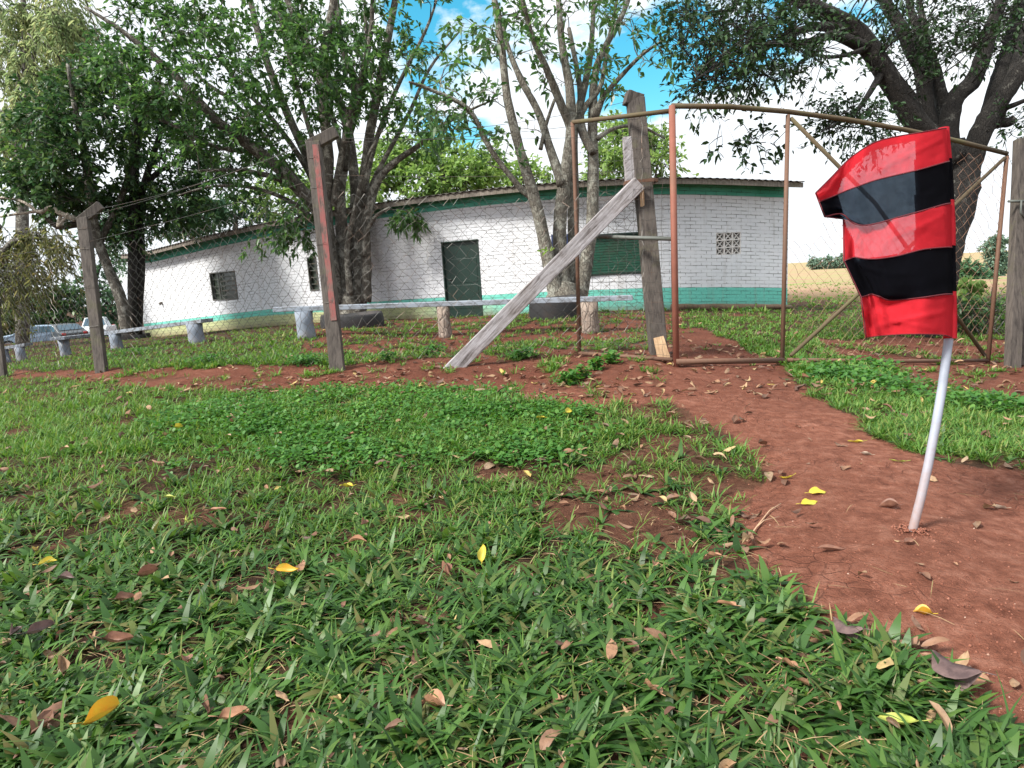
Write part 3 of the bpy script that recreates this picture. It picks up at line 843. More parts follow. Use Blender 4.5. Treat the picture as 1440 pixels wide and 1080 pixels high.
def rect(x0, y0, x1, y1):
    s0, zt = wall_sz(x0, (y0)); s1, zt2 = wall_sz(x1, y0)
    sb, zb = wall_sz(x0, y1); sb2, zb2 = wall_sz(x1, y1)
    return (s0 + sb) / 2, (s1 + sb2) / 2, (zb + zb2) / 2, (zt + zt2) / 2
OP = {'door': rect(624, 338, 676, 444), 'left': rect(297, 382, 333, 422), 'narrow': rect(434, 361, 447, 409), 'shutter': rect(825, 328, 910, 386), 'vent': rect(1007, 327, 1042, 358)}
d_ = OP['door']; OP['door'] = (d_[0], d_[1], float(wbase((d_[0] + d_[1]) / 2)) - 0.02, d_[3])

house = thing('brick_house', (wx[45], wy[45], wb[45]), 'long low whitewashed brick building with turquoise bands at foot and eaves', 'building')
m_wall = newmat('whitewashed brick')
uvn = N(m_wall, 'ShaderNodeUVMap', uv_map='wall').outputs[0]
sep = N(m_wall, 'ShaderNodeSeparateXYZ', {0: uvn})
wob = noise(m_wall, 2.5, 3, .5, uvn, 0, 'Color')
vec = mixc(m_wall, 0.012, uvn, wob, 'LINEAR_LIGHT')
br = N(m_wall, 'ShaderNodeTexBrick', {'Vector': vec, 'Scale': 1.0, 'Mortar Size': 0.0075, 'Mortar Smooth': 0.2, 'Brick Width': 0.26, 'Row Height': 0.085})
mort = br.outputs['Fac']
big = noise(m_wall, 0.7, 5, .6, uvn)
fine = noise(m_wall, 26, 6, .65, uvn)
hsep = N(m_wall, 'ShaderNodeMapping', {'Vector': uvn, 'Scale': (1.6, 7, 1)}).outputs[0]
lno = noise(m_wall, 1.6, 5, .65, hsep)
wv = sep.outputs['Y']
topd = N(m_wall, 'ShaderNodeAttribute', attribute_name='fromtop').outputs['Fac']
su = sep.outputs['X']
white = mixc(m_wall, rng_(m_wall, big, .35, .65), (0.84, 0.86, 0.90), (0.76, 0.79, 0.84))
white = mixc(m_wall, rng_(m_wall, fine, .6, .8, 0, .35), white, (0.42, 0.42, 0.42))
turq = mixc(m_wall, rng_(m_wall, fine, .4, .65), (0.20, 0.66, 0.55), (0.15, 0.55, 0.46))
mossy = mixc(m_wall, rng_(m_wall, fine, .4, .65), (0.40, 0.45, 0.22), (0.55, 0.56, 0.34))
leftness = rng_(m_wall, math_(m_wall, 'ADD', su, math_(m_wall, 'MULTIPLY', big, 3.0)), Lw - 5.5, Lw - 8.0)
low = rng_(m_wall, math_(m_wall, 'ADD', wv, math_(m_wall, 'MULTIPLY', lno, .12)), 0.41, 0.37)
lowcol = mixc(m_wall, math_(m_wall, 'MULTIPLY', leftness, low), turq, mossy)
edge = math_(m_wall, 'ADD', wv, math_(m_wall, 'MULTIPLY', math_(m_wall, 'SUBTRACT', fine, .5), 0.03))
wcol = mixc(m_wall, rng_(m_wall, edge, 0.505, 0.515), lowcol, white)
streak = noise(m_wall, 1.0, 6, .65, N(m_wall, 'ShaderNodeMapping', {'Vector': uvn, 'Scale': (5, .45, 1)}).outputs[0])
wcol = mixc(m_wall, rng_(m_wall, streak, .54, .72, 0, .38), wcol, (0.34, 0.31, 0.27))
chip = noise(m_wall, 9, 7, .75, uvn)
wcol = mixc(m_wall, rng_(m_wall, chip, .66, .69, 0, .7), wcol, (0.42, 0.25, 0.18))
uppb = mixc(m_wall, rng_(m_wall, big, .4, .6), (0.08, 0.40, 0.29), (0.13, 0.52, 0.41))
wcol = mixc(m_wall, rng_(m_wall, topd, 0.26, 0.27), uppb, wcol)
linem = math_(m_wall, 'MULTIPLY', mort, rng_(m_wall, lno, 0.44, 0.60, 0.05, 1.0))
wcol = mixc(m_wall, math_(m_wall, 'MULTIPLY', linem, 0.8), wcol, (0.07, 0.07, 0.07))
splash = rng_(m_wall, math_(m_wall, 'ADD', wv, math_(m_wall, 'MULTIPLY', big, .25)), 0.32, 0.10, 0, .75)
wcol = mixc(m_wall, splash, wcol, (0.20, 0.13, 0.09))
hgt_ = math_(m_wall, 'SUBTRACT', math_(m_wall, 'MULTIPLY', fine, .25), mort)
finish(m_wall, wcol, 0.9, hgt_, 0.8, 0.012, spec=.2)

sbr = np.unique(np.round(np.r_[S_, [v for o in OP.values() for v in o[:2]]], 5))
zbr = sorted(set([round(v, 4) for o in OP.values() for v in o[2:]]))
rows = [None] + zbr + ['top']
zz = np.empty((len(rows) + 0, len(sbr)))
for i, r_ in enumerate(rows):
    zz[i] = (wbase(sbr) - 0.3) if r_ is None else (wtopz(sbr) if r_ == 'top' else r_)
TH = 0.16
mb = MB(); uv = []; ft = []
def wall_face(quad, n):
    """quad: list of (s, z, off)"""
    mb.add([wpt(a, b, c) for a, b, c in quad], [(0, 1, 2, 3)])
    for a, b, c in quad:
        uv.append((a + (c * 1.0), b - wbase(a))); ft.append(wtopz(a) - b)
def hole(i, j):
    sc_ = (sbr[j] + sbr[j + 1]) / 2; zc = (zz[i][j] + zz[i + 1][j]) / 2
    return any(o[0] - 1e-4 < sc_ < o[1] + 1e-4 and o[2] - 1e-3 < zc < o[3] + 1e-3 for o in OP.values())
for i in range(len(rows) - 1):
    for j in range(len(sbr) - 1):
        if hole(i, j): continue
        wall_face([(sbr[j], zz[i][j], 0), (sbr[j + 1], zz[i][j + 1], 0), (sbr[j + 1], zz[i + 1][j + 1], 0), (sbr[j], zz[i + 1][j], 0)], 0)
for o in OP.values():
    s0, s1, z0, z1 = o
    wall_face([(s0, z0, 0), (s0, z1, 0), (s0, z1, -TH), (s0, z0, -TH)], 0)
    wall_face([(s1, z0, -TH), (s1, z1, -TH), (s1, z1, 0), (s1, z0, 0)], 0)
    wall_face([(s0, z1, 0), (s1, z1, 0), (s1, z1, -TH), (s0, z1, -TH)], 0)
    wall_face([(s0, z0, -TH), (s1, z0, -TH), (s1, z0, 0), (s0, z0, 0)], 0)
DEP = 6.5
def endwall(s):
    b_, t_ = float(wbase(s)), float(wtopz(s))
    for k in range(6):
        a0, a1 = -DEP * k / 6, -DEP * (k + 1) / 6
        wall_face([(s, b_ - .3, a0), (s, b_ - .3, a1), (s, t_ - .02, a1), (s, t_ - .02, a0)], 0)
endwall(S_[0]); endwall(S_[-1])
for j in range(0, len(S_) - 1, 3):
    j2 = min(j + 3, len(S_) - 1)
    wall_face([(S_[j2], wb[j2] - .3, -DEP), (S_[j], wb[j] - .3, -DEP), (S_[j], wtop[j] - .02, -DEP), (S_[j2], wtop[j2] - .02, -DEP)], 0)
wall = mb.build('wall', m_wall, house)
ul = wall.data.uv_layers.new(name='wall')
ul.data.foreach_set('uv', np.array(uv, np.float32)[np.array([l.vertex_index for l in wall.data.loops])].ravel())
wall.data.attributes.new('fromtop', 'FLOAT', 'POINT').data.foreach_set('value', np.array(ft, np.float32))
# near-black backing paints in the shade of the rooms behind openings
m_dark = simple('interior shade black', (0.006, 0.006, 0.006), .3, 6, .9)
m_roof = simple('weathered corrugated roofing', (0.08, 0.07, 0.06), .4, 9, .85, .3, .004, 0, (0.05, 0.06, 0.03), .7)
m_fasc = wood_mat('grey fascia board', (0.24, 0.21, 0.18), (0.10, 0.085, 0.07), moss=(0.12, 0.11, 0.07))
# roof: corrugated sheet rising from the front eave to a ridge, then down
ws_ = np.linspace(-0.08, Lw + 0.10, 900)
def ext(s, z, off):
    s_c = np.clip(s, 0, Lw)
    p = wpt(s_c, z, off)
    d = (s - s_c)[:, None]
    k = np.where(s < 0, 0, -1)
    p[:, 0] += d[:, 0] * tx[k]; p[:, 1] += d[:, 0] * ty[k]
    return p
corr = 0.015 * np.sin(ws_ * 2 * math.pi / 0.17)
et = wtopz(np.clip(ws_, 0, Lw))
prof = [(0.42, 0.045), (0.1, 0.085), (-DEP / 2, 0.55), (-DEP - .4, 0.06)]
rv = np.concatenate([ext(ws_, et + h + corr, np.full(len(ws_), o)) for o, h in prof] + [ext(ws_, et + h + corr - 0.008, np.full(len(ws_), o)) for o, h in prof[::-1]])
k = len(ws_); nr2 = len(prof) * 2
rf = np.array([(a * k + j, a * k + j + 1, ((a + 1) % nr2) * k + j + 1, ((a + 1) % nr2) * k + j) for a in range(nr2) for j in range(k - 1)])
roof = mesh_obj('roof', rv, rf, m_roof, house)
fb = MB()
fs = np.linspace(-0.06, Lw + 0.08, 60)
fe = wtopz(np.clip(fs, 0, Lw))
lay = [(0.36, -0.085), (0.39, -0.085), (0.39, 0.028), (0.36, 0.028)]
fv = np.concatenate([ext(fs, fe + h, np.full(60, o)) for o, h in lay])
ff = [(a * 60 + j, a * 60 + j + 1, ((a + 1) % 4) * 60 + j + 1, ((a + 1) % 4) * 60 + j) for a in range(4) for j in range(59)] + [(0, 60, 120, 180), (239, 179, 119, 59)]
fb.add(fv, ff)
fb.build('fascia', m_fasc, roof)
sb_ = MB()      # soffit boards under the eave
sv = np.concatenate([ext(fs, fe - 0.01, np.full(60, 0.005)), ext(fs, fe + 0.0, np.full(60, 0.355))])
sb_.add(sv, [(j, j + 1, 60 + j + 1, 60 + j) for j in range(59)])
sb_.build('soffit', m_fasc, roof)
fr = MB()
tri = ext(np.array([Lw + .02] * 3), np.array([et[-1] - .02, et[-1] + .5, et[-1] - .02]), np.array([0, -DEP / 2, -DEP]))
fr.add(tri, [(0, 1, 2)])
fr.build('gable', simple('gable board', (.5, .55, .55), .2, 5), house)
fr = MB()
tri = ext(np.array([-.02] * 3), np.array([et[0] - .02, et[0] + .5, et[0] - .02]), np.array([0, -DEP / 2, -DEP]))
fr.add(tri, [(0, 1, 2)])
fr.build('gable', simple('gable board', (.5, .55, .55), .2, 5), house)

def frame_axes(s):
    t = np.array([np.interp(s, S_, tx), np.interp(s, S_, ty), 0]); n = np.array([np.interp(s, S_, nx_), np.interp(s, S_, ny_), 0])
    return np.array([t, n, [0, 0, 1.0]])
def wbox(b, s0, s1, z0, z1, o0, o1, m=0):
    s = (s0 + s1) / 2
    b.box(wpt(s, (z0 + z1) / 2, (o0 + o1) / 2), (s1 - s0, abs(o1 - o0), z1 - z0), frame_axes(s), m)
m_green = simple('dark green painted steel', (0.014, 0.085, 0.052), .35, 14, .45, .15, .002, 0, (0.05, 0.05, 0.03), .35)
m_dgreen = simple('black green door paint', (0.008, 0.030, 0.022), .35, 10, .42, .2, .002, 0, (0.03, 0.03, 0.02), .4)
m_iron = simple('weathered grey iron', (0.10, 0.11, 0.10), .35, 25, .6, .2, .002, 0, (0.16, 0.08, 0.05), .5)
m_glass = newmat('dusty pane')
finish(m_glass, (0.05, 0.065, 0.05), 0.18, noise(m_glass, 4, 2, .5, objco(m_glass)), .1, .01, spec=.6)
# door
s0, s1, z0, z1 = OP['door']
b = MB(); wbox(b, s0 + .035, s1 - .035, z0 + .01, z1 - .03, -.09, -.055)
for zc in (0.28, 0.62): wbox(b, s0 + .10, s1 - .10, z0 + (z1 - z0) * (zc - .16), z0 + (z1 - z0) * (zc + .15), -.056, -.047)
door = b.build('door', m_dgreen, house, bevel=.004)
b = MB()
wbox(b, s0, s0 + .036, z0, z1, -.12, .012); wbox(b, s1 - .036, s1, z0, z1, -.12, .012); wbox(b, s0, s1, z1 - .032, z1, -.118, .014)
b.build('door_frame', m_dgreen, door, bevel=.003)
b = MB(); q = wpt(s0 + .12, z0 + .95, -.02); b.tube([q, q + frame_axes(s0)[0] * .1], .012, 8); b.tube([wpt(s0 + .12, z0 + .95, -.05), q], .009, 8)
b.build('handle', m_iron, door, smooth=True)
# barred steel windows
def barred(key, n_v, label=None):
    s0, s1, z0, z1 = OP[key]
    b = MB(); t_ = .035
    wbox(b, s0, s1, z0, z0 + t_, -.07, .02); wbox(b, s0, s1, z1 - t_, z1, -.07, .02)
    wbox(b, s0, s0 + t_, z0 + t_, z1 - t_, -.068, .018); wbox(b, s1 - t_, s1, z0 + t_, z1 - t_, -.068, .018)
    w = b.build('window', m_iron, house, bevel=.003)
    if label: w['label'] = label
    b = MB()
    if n_v > 1:
        for f_ in (.3, .38): wbox(b, s0 + (s1 - s0) * f_ - .012, s0 + (s1 - s0) * f_ + .012, z0 + t_, z1 - t_, -.045, -.02)
        for k in range(1, 6): wbox(b, s0 + (s1 - s0) * .40, s1 - t_, z0 + (z1 - z0) * k / 6 - .018, z0 + (z1 - z0) * k / 6 + .018, -.05, -.015)
        for k in range(1, 4): wbox(b, s0 + (s1 - s0) * .06, s0 + (s1 - s0) * .29, z0 + (z1 - z0) * k / 4 - .008, z0 + (z1 - z0) * k / 4 + .008, -.05, -.02)
    else:
        for k in range(1, 5):
            b = MB(); wbox(b, s0 + t_, s1 - t_, z0 + (z1 - z0) * k / 5 - .01, z0 + (z1 - z0) * k / 5 + .01, -.05, -.02)
            b.build('bar', m_iron, w)
    if n_v > 1: b.build('bars', m_iron, w)
    b = MB(); wbox(b, s0 + .01, s1 - .01, z0 + .01, z1 - .01, -.10, -.09)
    b.build('pane', m_glass, w)
barred('left', 2, 'small grey barred window on the far left of the wall')
barred('narrow', 1, 'narrow barred window half hidden behind the fence post')
# big green shutter
s0, s1, z0, z1 = OP['shutter']
b = MB(); t_ = .045
wbox(b, s0, s1, z1 - t_, z1, -.08, .03); wbox(b, s0, s1, z0, z0 + t_, -.08, .02); wbox(b, s0, s0 + t_, z0 + t_, z1 - t_, -.078, .018); wbox(b, s1 - t_, s1, z0 + t_, z1 - t_, -.078, .018)
sh_ = b.build('shutter_window', m_dgreen, house, bevel=.004)
sh_['label'] = 'wide green closed metal shutter'
b = MB()
for k in range(14):
    za = z0 + t_ + (z1 - z0 - 2 * t_) * k / 14; zb_ = z0 + t_ + (z1 - z0 - 2 * t_) * (k + .86) / 14
    wbox(b, s0 + t_, s1 - t_, za, zb_, -.07, -.035)
wbox(b, s0 + t_, s1 - t_, z0 + t_, z1 - t_, -.085, -.072)
b.build('shutter', m_green, sh_, bevel=.004)
# vent of pierced blocks, three by three
s0, s1, z0, z1 = OP['vent']
b = MB(); c_w = (s1 - s0) / 3; c_h = (z1 - z0) / 3
for i in range(3):
    for j in range(3):
        a0 = s0 + i * c_w; b0 = z0 + j * c_h
        t_ = .017
        wbox(b, a0, a0 + c_w, b0, b0 + t_ * .8, -.1, -.004); wbox(b, a0, a0 + c_w, b0 + c_h - t_ * .8, b0 + c_h, -.1, -.004)
        wbox(b, a0, a0 + t_, b0 + t_ * .8, b0 + c_h - t_ * .8, -.098, -.006); wbox(b, a0 + c_w - t_, a0 + c_w, b0 + t_ * .8, b0 + c_h - t_ * .8, -.098, -.006)
        # cross with a small ring of four petals
        sc_, zc_ = a0 + c_w / 2, b0 + c_h / 2
        for an in (math.pi / 4, 3 * math.pi / 4):
            ax = frame_axes(sc_); u = ax[0] * math.cos(an) + ax[2] * math.sin(an); w_ = -ax[0] * math.sin(an) + ax[2] * math.cos(an)
            b.box(wpt(sc_, zc_, -.05), (c_w * 1.12, .07, .016), (u, ax[1], w_))
b.build('vent_block', simple('white vent block', (.72, .70, .68), .15, 20), house)
b = MB(); wbox(b, s0, s1, z0, z1, -.158, -.15); b.build('vent_shade', m_dark, house)  # black sheet stands for the shade inside the vent holes
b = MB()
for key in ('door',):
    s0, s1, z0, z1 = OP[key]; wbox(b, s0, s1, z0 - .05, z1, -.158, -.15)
b.build('room_shade', m_dark, house)
# low ledge and rotting log along the foot of the wall
m_log = wood_mat('rotting log', (0.20, 0.13, 0.085), (0.07, 0.04, 0.028), moss=(0.10, 0.12, 0.05))
sl = np.linspace(wall_sz(940, 430)[0], wall_sz(1104, 430)[0], 16)
pts = [np.array([*wpt(s, 0, .22)[:2], gz1(*wpt(s, 0, .22)[:2]) + .07]) for s in sl]
b = MB(); b.tube(pts, np.linspace(.085, .06, 16), 9, wob=.18, seed=3)
tag(b.build('fallen_log', m_log, smooth=True), 'dark rotting log lying along the turquoise foot of the wall', 'log')
b = MB()
for k in range(9):
    s = wall_sz(1072, 430)[0]; q = wpt(s, 0, .09) ; q[2] = gz1(q[0], q[1])
q = wpt(wall_sz(1062, 420)[0], 0, .12); q[2] = gz1(q[0], q[1]) + .0
# electric box on the wall
s0, zc_ = wall_sz(790, 345)
m_blue = simple('navy blue painted box', (0.018, 0.035, 0.11), .3, 12, .5, .1)
b = MB(); wbox(b, s0 - .23, s0 + .23, zc_ - .28, zc_ + .25, .004, .16)
mbx = b.build('meter_box', m_blue, bevel=.012)
b = MB(); wbox(b, s0 - .19, s0 + .19, zc_ - .24, zc_ + .21, .16, .172); wbox(b, s0 + .12, s0 + .15, zc_ - .05, zc_ + .03, .172, .19)
b.build('box_door', m_blue, mbx, bevel=.004)
tag(mbx, 'dark blue box mounted on the white wall behind the forked tree', 'meter box')
# small hole with pipe stub in left wall
s0, zc_ = wall_sz(228, 426)
b = MB(); b.tube([wpt(s0, zc_, -.02), wpt(s0, zc_ , .06), wpt(s0, zc_ - .05, .09)], .045, 10)
b.build('wall_pipe', m_iron, house, smooth=True)

# ================================================================== FENCE, POSTS, GATES
def beam(b, p0, p1, w, d, side=None, m=0, taper=1.0):
    p0 = np.asarray(p0, float); p1 = np.asarray(p1, float)
    u = (p1 - p0) / np.linalg.norm(p1 - p0)
    s_ = np.array([1.0, 0, 0]) if side is None else np.asarray(side, float)
    s_ = s_ - u * (s_ @ u); s_ /= np.linalg.norm(s_)
    t = np.cross(u, s_)
    n = 7; v = []; f = []
    rr_ = np.random.default_rng(int(abs(p0[0] * 977)) + 5)
    for i in range(n):
        k = i / (n - 1); c = p0 + (p1 - p0) * k
        tw = 1 + (taper - 1) * k
        for a_, b_ in ((-1, -1), (1, -1), (1, 1), (-1, 1)):
            j = rr_.uniform(-.05, .05, 2)
            v.append(c + s_ * (a_ + j[0]) * w / 2 * tw + t * (b_ + j[1]) * d / 2 * tw)
        if i:
            o = (i - 1) * 4
            for q in range(4): f.append((o + q, o + (q + 1) % 4, o + 4 + (q + 1) % 4, o + 4 + q))
    f.append((3, 2, 1, 0)); f.append(tuple((n - 1) * 4 + q for q in range(4)))
    b.add(v, f, m)
m_post = wood_mat('grey weathered post', (0.095, 0.08, 0.07), (0.025, 0.02, 0.018), moss=(0.10, 0.098, 0.052), bd=.012)
m_redp = wood_mat('post with red paint', (0.17, 0.115, 0.10), (0.06, 0.04, 0.035), paint=(0.24, 0.075, 0.07), paint_thr=(.44, .54), bd=.008)
m_whitew = wood_mat('flaking white painted timber', (0.20, 0.17, 0.16), (0.06, 0.05, 0.045), paint=(0.42, 0.41, 0.44), paint_thr=(.38, .60), grain=(20, 20, 1.6), bd=.01, rot=-0.80)
m_pale = wood_mat('pale split wood', (0.62, 0.42, 0.25), (0.36, 0.22, 0.12))
FP = {}
def leaning(px0, py0, px1, py1):
    """base from ground, top at the same depth"""
    g, d = G(px0, py0)
    return g, P(px1, py1, d), d
fence = None
g1, t1, d1 = leaning(475, 521, 441, 200)
g2, t2, d2 = leaning(143, 523, 117, 306)
g3, t3, d3 = leaning(3, 531, -22, 330)
g4, t4, d4 = leaning(927, 498, 893, 140)
print('fence depths', d1, d2, d3, d4, 'heights', t1[2] - g1[2], t2[2] - g2[2], t3[2] - g3[2], t4[2] - g4[2])
fence = thing('chain_link_fence', g1, 'chain link fence strung on leaning posts in front of the white building', 'fence')
def post(g, t, w, d, m, armv=None, arm_l=.3, extra=None, label=None):
    b = MB()
    beam(b, g - (t - g) * .06, t, w, d)
    if armv is not None:
        a = np.asarray(armv, float); a /= np.linalg.norm(a)
        beam(b, t - a * w * .45 + np.array([0, 0, -.02]), t + a * arm_l, w * .8, d * .9, side=(0, 0, 1))
    p = b.build('post', m, fence, bevel=.008)
    if label: p['label'] = label
    return p
p1 = post(g1, t1, .145, .09, m_post, (.62, .0, .22), .27, label='leaning post with a faded red painted face')
b = MB(); u = (t1 - g1); n_out = np.array([0, -1, 0.0])
beam(b, g1 + u * .22 + n_out * .048 + np.array([.028, 0, 0]), g1 + u * .985 + n_out * .048 + np.array([.028, 0, 0]), .06, .01)
b.build('red_paint', m_redp, p1)
post(g2, t2, .14, .08, m_post, (.62, .1, .40), .28)
post(g3, t3, .14, .08, m_post, (.62, .1, .40), .28)
def wire(b, p0, p1, sag, r=.0022, n=14):
    ts = np.linspace(0, 1, n)[:, None]
    q = p0 * (1 - ts) + p1 * ts; q[:, 2] -= sag * 4 * (ts * (1 - ts))[:, 0]
    b.tube(q, r, 4, cap=False)
m_wire = simple('dull galvanised wire', (0.09, 0.09, 0.085), .3, 30, .5, 0, .001, .6, (0.18, 0.09, 0.05), .5)
def link_mesh(q, cell, r, sagtop=0.0, square=False, broken=None):
    """q: four corners bl, br, tr, tl; woven diamond wires as thin three-sided tubes"""
    bl, br_, tr, tl = [np.asarray(c, float) for c in q]
    W_ = (np.linalg.norm(br_ - bl) + np.linalg.norm(tr - tl)) / 2; H_ = (np.linalg.norm(tl - bl) + np.linalg.norm(tr - br_)) / 2
    nu = max(2, int(round(W_ / cell))); nv = max(2, int(round(H_ / cell)))
    rs = np.random.default_rng(5)
    gx = np.linspace(0, 1, nu * 2 + 1); gy = np.linspace(0, 1, nv * 2 + 1)
    jit = rs.normal(0, cell * .07, (nu * 2 + 1, nv * 2 + 1, 3)); jit[0] = jit[-1] = 0
    def at(i, j):
        u, v = gx[i], gy[j]
        p = (bl * (1 - u) + br_ * u) * (1 - v) + (tl * (1 - u) + tr * u) * v
        p = p.copy(); p[2] -= sagtop * v * 4 * u * (1 - u); p[1] += .03 * math.sin(u * 9) * math.sin(v * 5)
        return p + jit[i, j]
    b = MB()
    if square:
        for i in range(0, nu * 2 + 1, 2): b.tube([at(i, j) for j in range(0, nv * 2 + 1)], r, 3, cap=False)
        for j in range(0, nv * 2 + 1, 2): b.tube([at(i, j) for i in range(0, nu * 2 + 1)], r, 3, cap=False)
    else:
        for i in range(0, nu * 2 + 1, 2):
            for s_ in (1, -1):
                pts_ = []
                for j in range(nv * 2 + 1):
                    ii = i + (0 if j % 2 == 0 else s_)
                    if 0 <= ii <= nu * 2 and not (broken and broken(gx[ii], gy[j])): pts_.append(at(ii, j))
                    else:
                        if len(pts_) > 1: b.tube(pts_, r, 3, cap=False)
                        pts_ = []
                if len(pts_) > 1: b.tube(pts_, r, 3, cap=False)
    return b
mid = lambda g, t, k: g + (t - g) * k
for (ga, ta, gb, tb, sg) in ((g3, t3, g2, t2, .05), (g2, t2, g1, t1, .10), (g1, t1, g4, t4, .10)):
    ka = 1.0 if gb is not g4 else .97; kb = 1.0 if gb is not g4 else .80
    off = np.array([0, .07, 0])
    link_mesh((mid(ga, ta, .03) + off, mid(gb, tb, .03) + off, mid(gb, tb, kb * .82) + off, mid(ga, ta, ka * .82) + off), .125, .0026, sg).build('wire_mesh', m_wire, fence)
b = MB()
for ga, ta, gb, tb in ((g3, t3, g2, t2), (g2, t2, g1, t1)):
    arm = np.array([.25, 0, .10])
    wire(b, ta + arm, tb + arm, .08); wire(b, ta + arm * .1, tb + arm * .1, .05); wire(b, mid(ga, ta, .84), mid(gb, tb, .84), .02)
wire(b, t1 + np.array([.25, 0, .08]), t4, .10); wire(b, t1, mid(g4, t4, .93), .06); wire(b, mid(g1, t1, .86), mid(g4, t4, .72), .04)
wire(b, t1 + np.array([.1, 0, .04]), mid(g4, t4, .86), .03)
b.build('strand_wire', m_wire, fence)
for g_, t_ in ((g3, t3), (g2, t2), (g1, t1)):      # wire ties round each post
    for k in (.30, .55, .80, .93):
        b = MB()
        c_ = mid(g_, t_, k); ring = []
        for q in range(13):
            a_ = q * math.pi / 6
            ring.append(c_ + np.array([.078 * math.copysign(abs(math.cos(a_)) ** .45, math.cos(a_)), .052 * math.copysign(abs(math.sin(a_)) ** .45, math.sin(a_)), .006 * math.sin(a_ * 2 + k * 9)]))
        b.tube(ring, .0022, 4, cap=False)
        b.tube([ring[9], ring[9] + np.array([.02, -.015, .02]), ring[9] + np.array([.045, -.012, .005])], .0018, 4)
        b.build('wire_tie', m_wire, fence)

# tall gate post, shorter board beside it, rusty strap, wedge at its foot
gp_ = thing('gate_post', g4, 'tall dark weathered wooden gate post strapped to a shorter board', 'post')
b = MB(); beam(b, g4 + np.array([0, 0, -.1]), t4, .165, .13); beam(b, t4 + np.array([.06, 0, -.03]), t4 + np.array([-.10, -.02, .02]), .13, .12, side=(0, 0, 1))
b.build('post', m_post, gp_, bevel=.008)
d4f = d4
q0 = P(894, 262, d4f - .02); q1 = P(886, 193, d4f - .02)
b = MB(); beam(b, q0 + np.array([-.04, 0, -.12]), q1 + np.array([-.02, 0, 0]), .11, .06)
b.build('side_board', m_whitew, gp_, bevel=.005)
b = MB(); q0 = P(903, 285, d4f - .05); q1 = P(902, 262, d4f - .05); beam(b, q0 + np.array([0, 0, -.04]), q1, .04, .03); b.build('splinter', m_pale, gp_)
c_ = P(905, 256, d4f)
b = MB(); ring = []
for k in range(17):
    an = 2 * math.pi * k / 16; ring.append(c_ + np.array([-.03 + .16 * math.copysign(abs(math.cos(an)) ** .5, math.cos(an)), .11 * math.copysign(abs(math.sin(an)) ** .5, math.sin(an)), .004 * math.cos(an)]))
for a_, b_ in zip(ring[:-1], ring[1:]): beam(b, a_, b_ + (b_ - a_) * .1, .012, .03, side=np.cross(b_ - a_, (0, 0, 1)))
m_rust = simple('rusty pipe', (0.13, 0.065, 0.04), .35, 30, .75, .3, .002, 0, (0.12, 0.07, 0.045), .7)
b.build('strap', m_rust, gp_)
fw = P(928, 492, d4f - .09)
b = MB(); beam(b, P(934, 506, d4f - .1), P(926, 474, d4f - .09), .115, .05, taper=.8); b.build('wedge', m_pale, gp_)
# diagonal brace
gb_, db_ = G(640, 516)
bt = P(892, 264, d4f - .1)
u = bt - gb_; u /= np.linalg.norm(u)
b = MB(); beam(b, gb_ - u * .12, bt + u * .06, .16, .12, side=(u[2], 0, -u[0]), taper=.93)
tag(b.build('brace_beam', m_whitew, bevel=.008), 'thick diagonal timber with flaking white paint bracing the tall gate post', 'brace')

def pipe(b, pts, r, m=0): b.tube(pts, r, 10, m=m)
m_moss = simple('mossy brown pipe', (0.095, 0.068, 0.036), .35, 25, .8, .3, .002, 0, (0.10, 0.10, 0.035), .7)
m_orange = simple('red oxide painted pipe', (0.21, 0.072, 0.047), .3, 12, .75, .3, .002, 0, (0.15, 0.085, 0.05), .9)
# fixed frame: left upright, long top rail, middle upright, right upright, bottom rail
gL, dL = G(951, 516); gM, dM = G(1100, 512); gR, dR = G(1389, 511)
print('gate depths', dL, dM, dR)
tL = P(945, 149, dL); tM = P(1108, 162, dM); tR = P(1416, 216, dR)
frame = thing('doorway_frame', gL, 'tall rusty pipe frame of the doorway with an orange red left upright', 'gate frame')
b = MB(); pipe(b, [gL - np.array([0, 0, .05]), tL], .030); b.build('upright', m_orange, frame, smooth=True)
b = MB(); pipe(b, [gM - np.array([0, 0, .05]), tM], .021); b.build('upright', m_rust, frame, smooth=True)
top = [tL, P(1026, 150, dL + (dM - dL) * .5), P(1108, 157, dM), P(1190, 168, dM + (dR - dM) * .3), P(1270, 182, dM + (dR - dM) * .55), P(1345, 198, dM + (dR - dM) * .8), tR]
b = MB(); pipe(b, top, .024); b.build('top_rail', m_moss, frame, smooth=True)
b = MB(); pipe(b, [gL + np.array([0, -.02, .05]), gM + np.array([0, -.02, .04])], .027); b.build('threshold', m_rust, frame, smooth=True)
# fixed right leaf with crossed diagonals and torn wire mesh
leafg = thing('pipe_gate', gR, 'wide pipe gate leaf crossed by diagonal bars behind the flag', 'gate')
b = MB(); pipe(b, [gR - np.array([0, 0, .03]), tR + np.array([0, 0, -.03])], .022); b.build('upright', m_rust, leafg, smooth=True)
b = MB(); pipe(b, [P(1112, 166, dM), P(1230, 285, dM + (dR - dM) * .42), P(1385, 500, dR - .05)], .02); b.build('diagonal', m_moss, leafg, smooth=True)
b = MB(); pipe(b, [P(1413, 222, dR), P(1260, 365, dM + (dR - dM) * .52 ), P(1112, 500, dM)], .02); b.build('diagonal', m_moss, leafg, smooth=True)
b = MB(); pipe(b, [P(1108, 506, dM), P(1260, 508, dM + (dR - dM) * .55), P(1388, 507, dR)], .02); b.build('bottom_rail', m_rust, leafg, smooth=True)
br_fn = lambda u, v: (v > .62 and u < .75) or (u < .12 and v > .5)
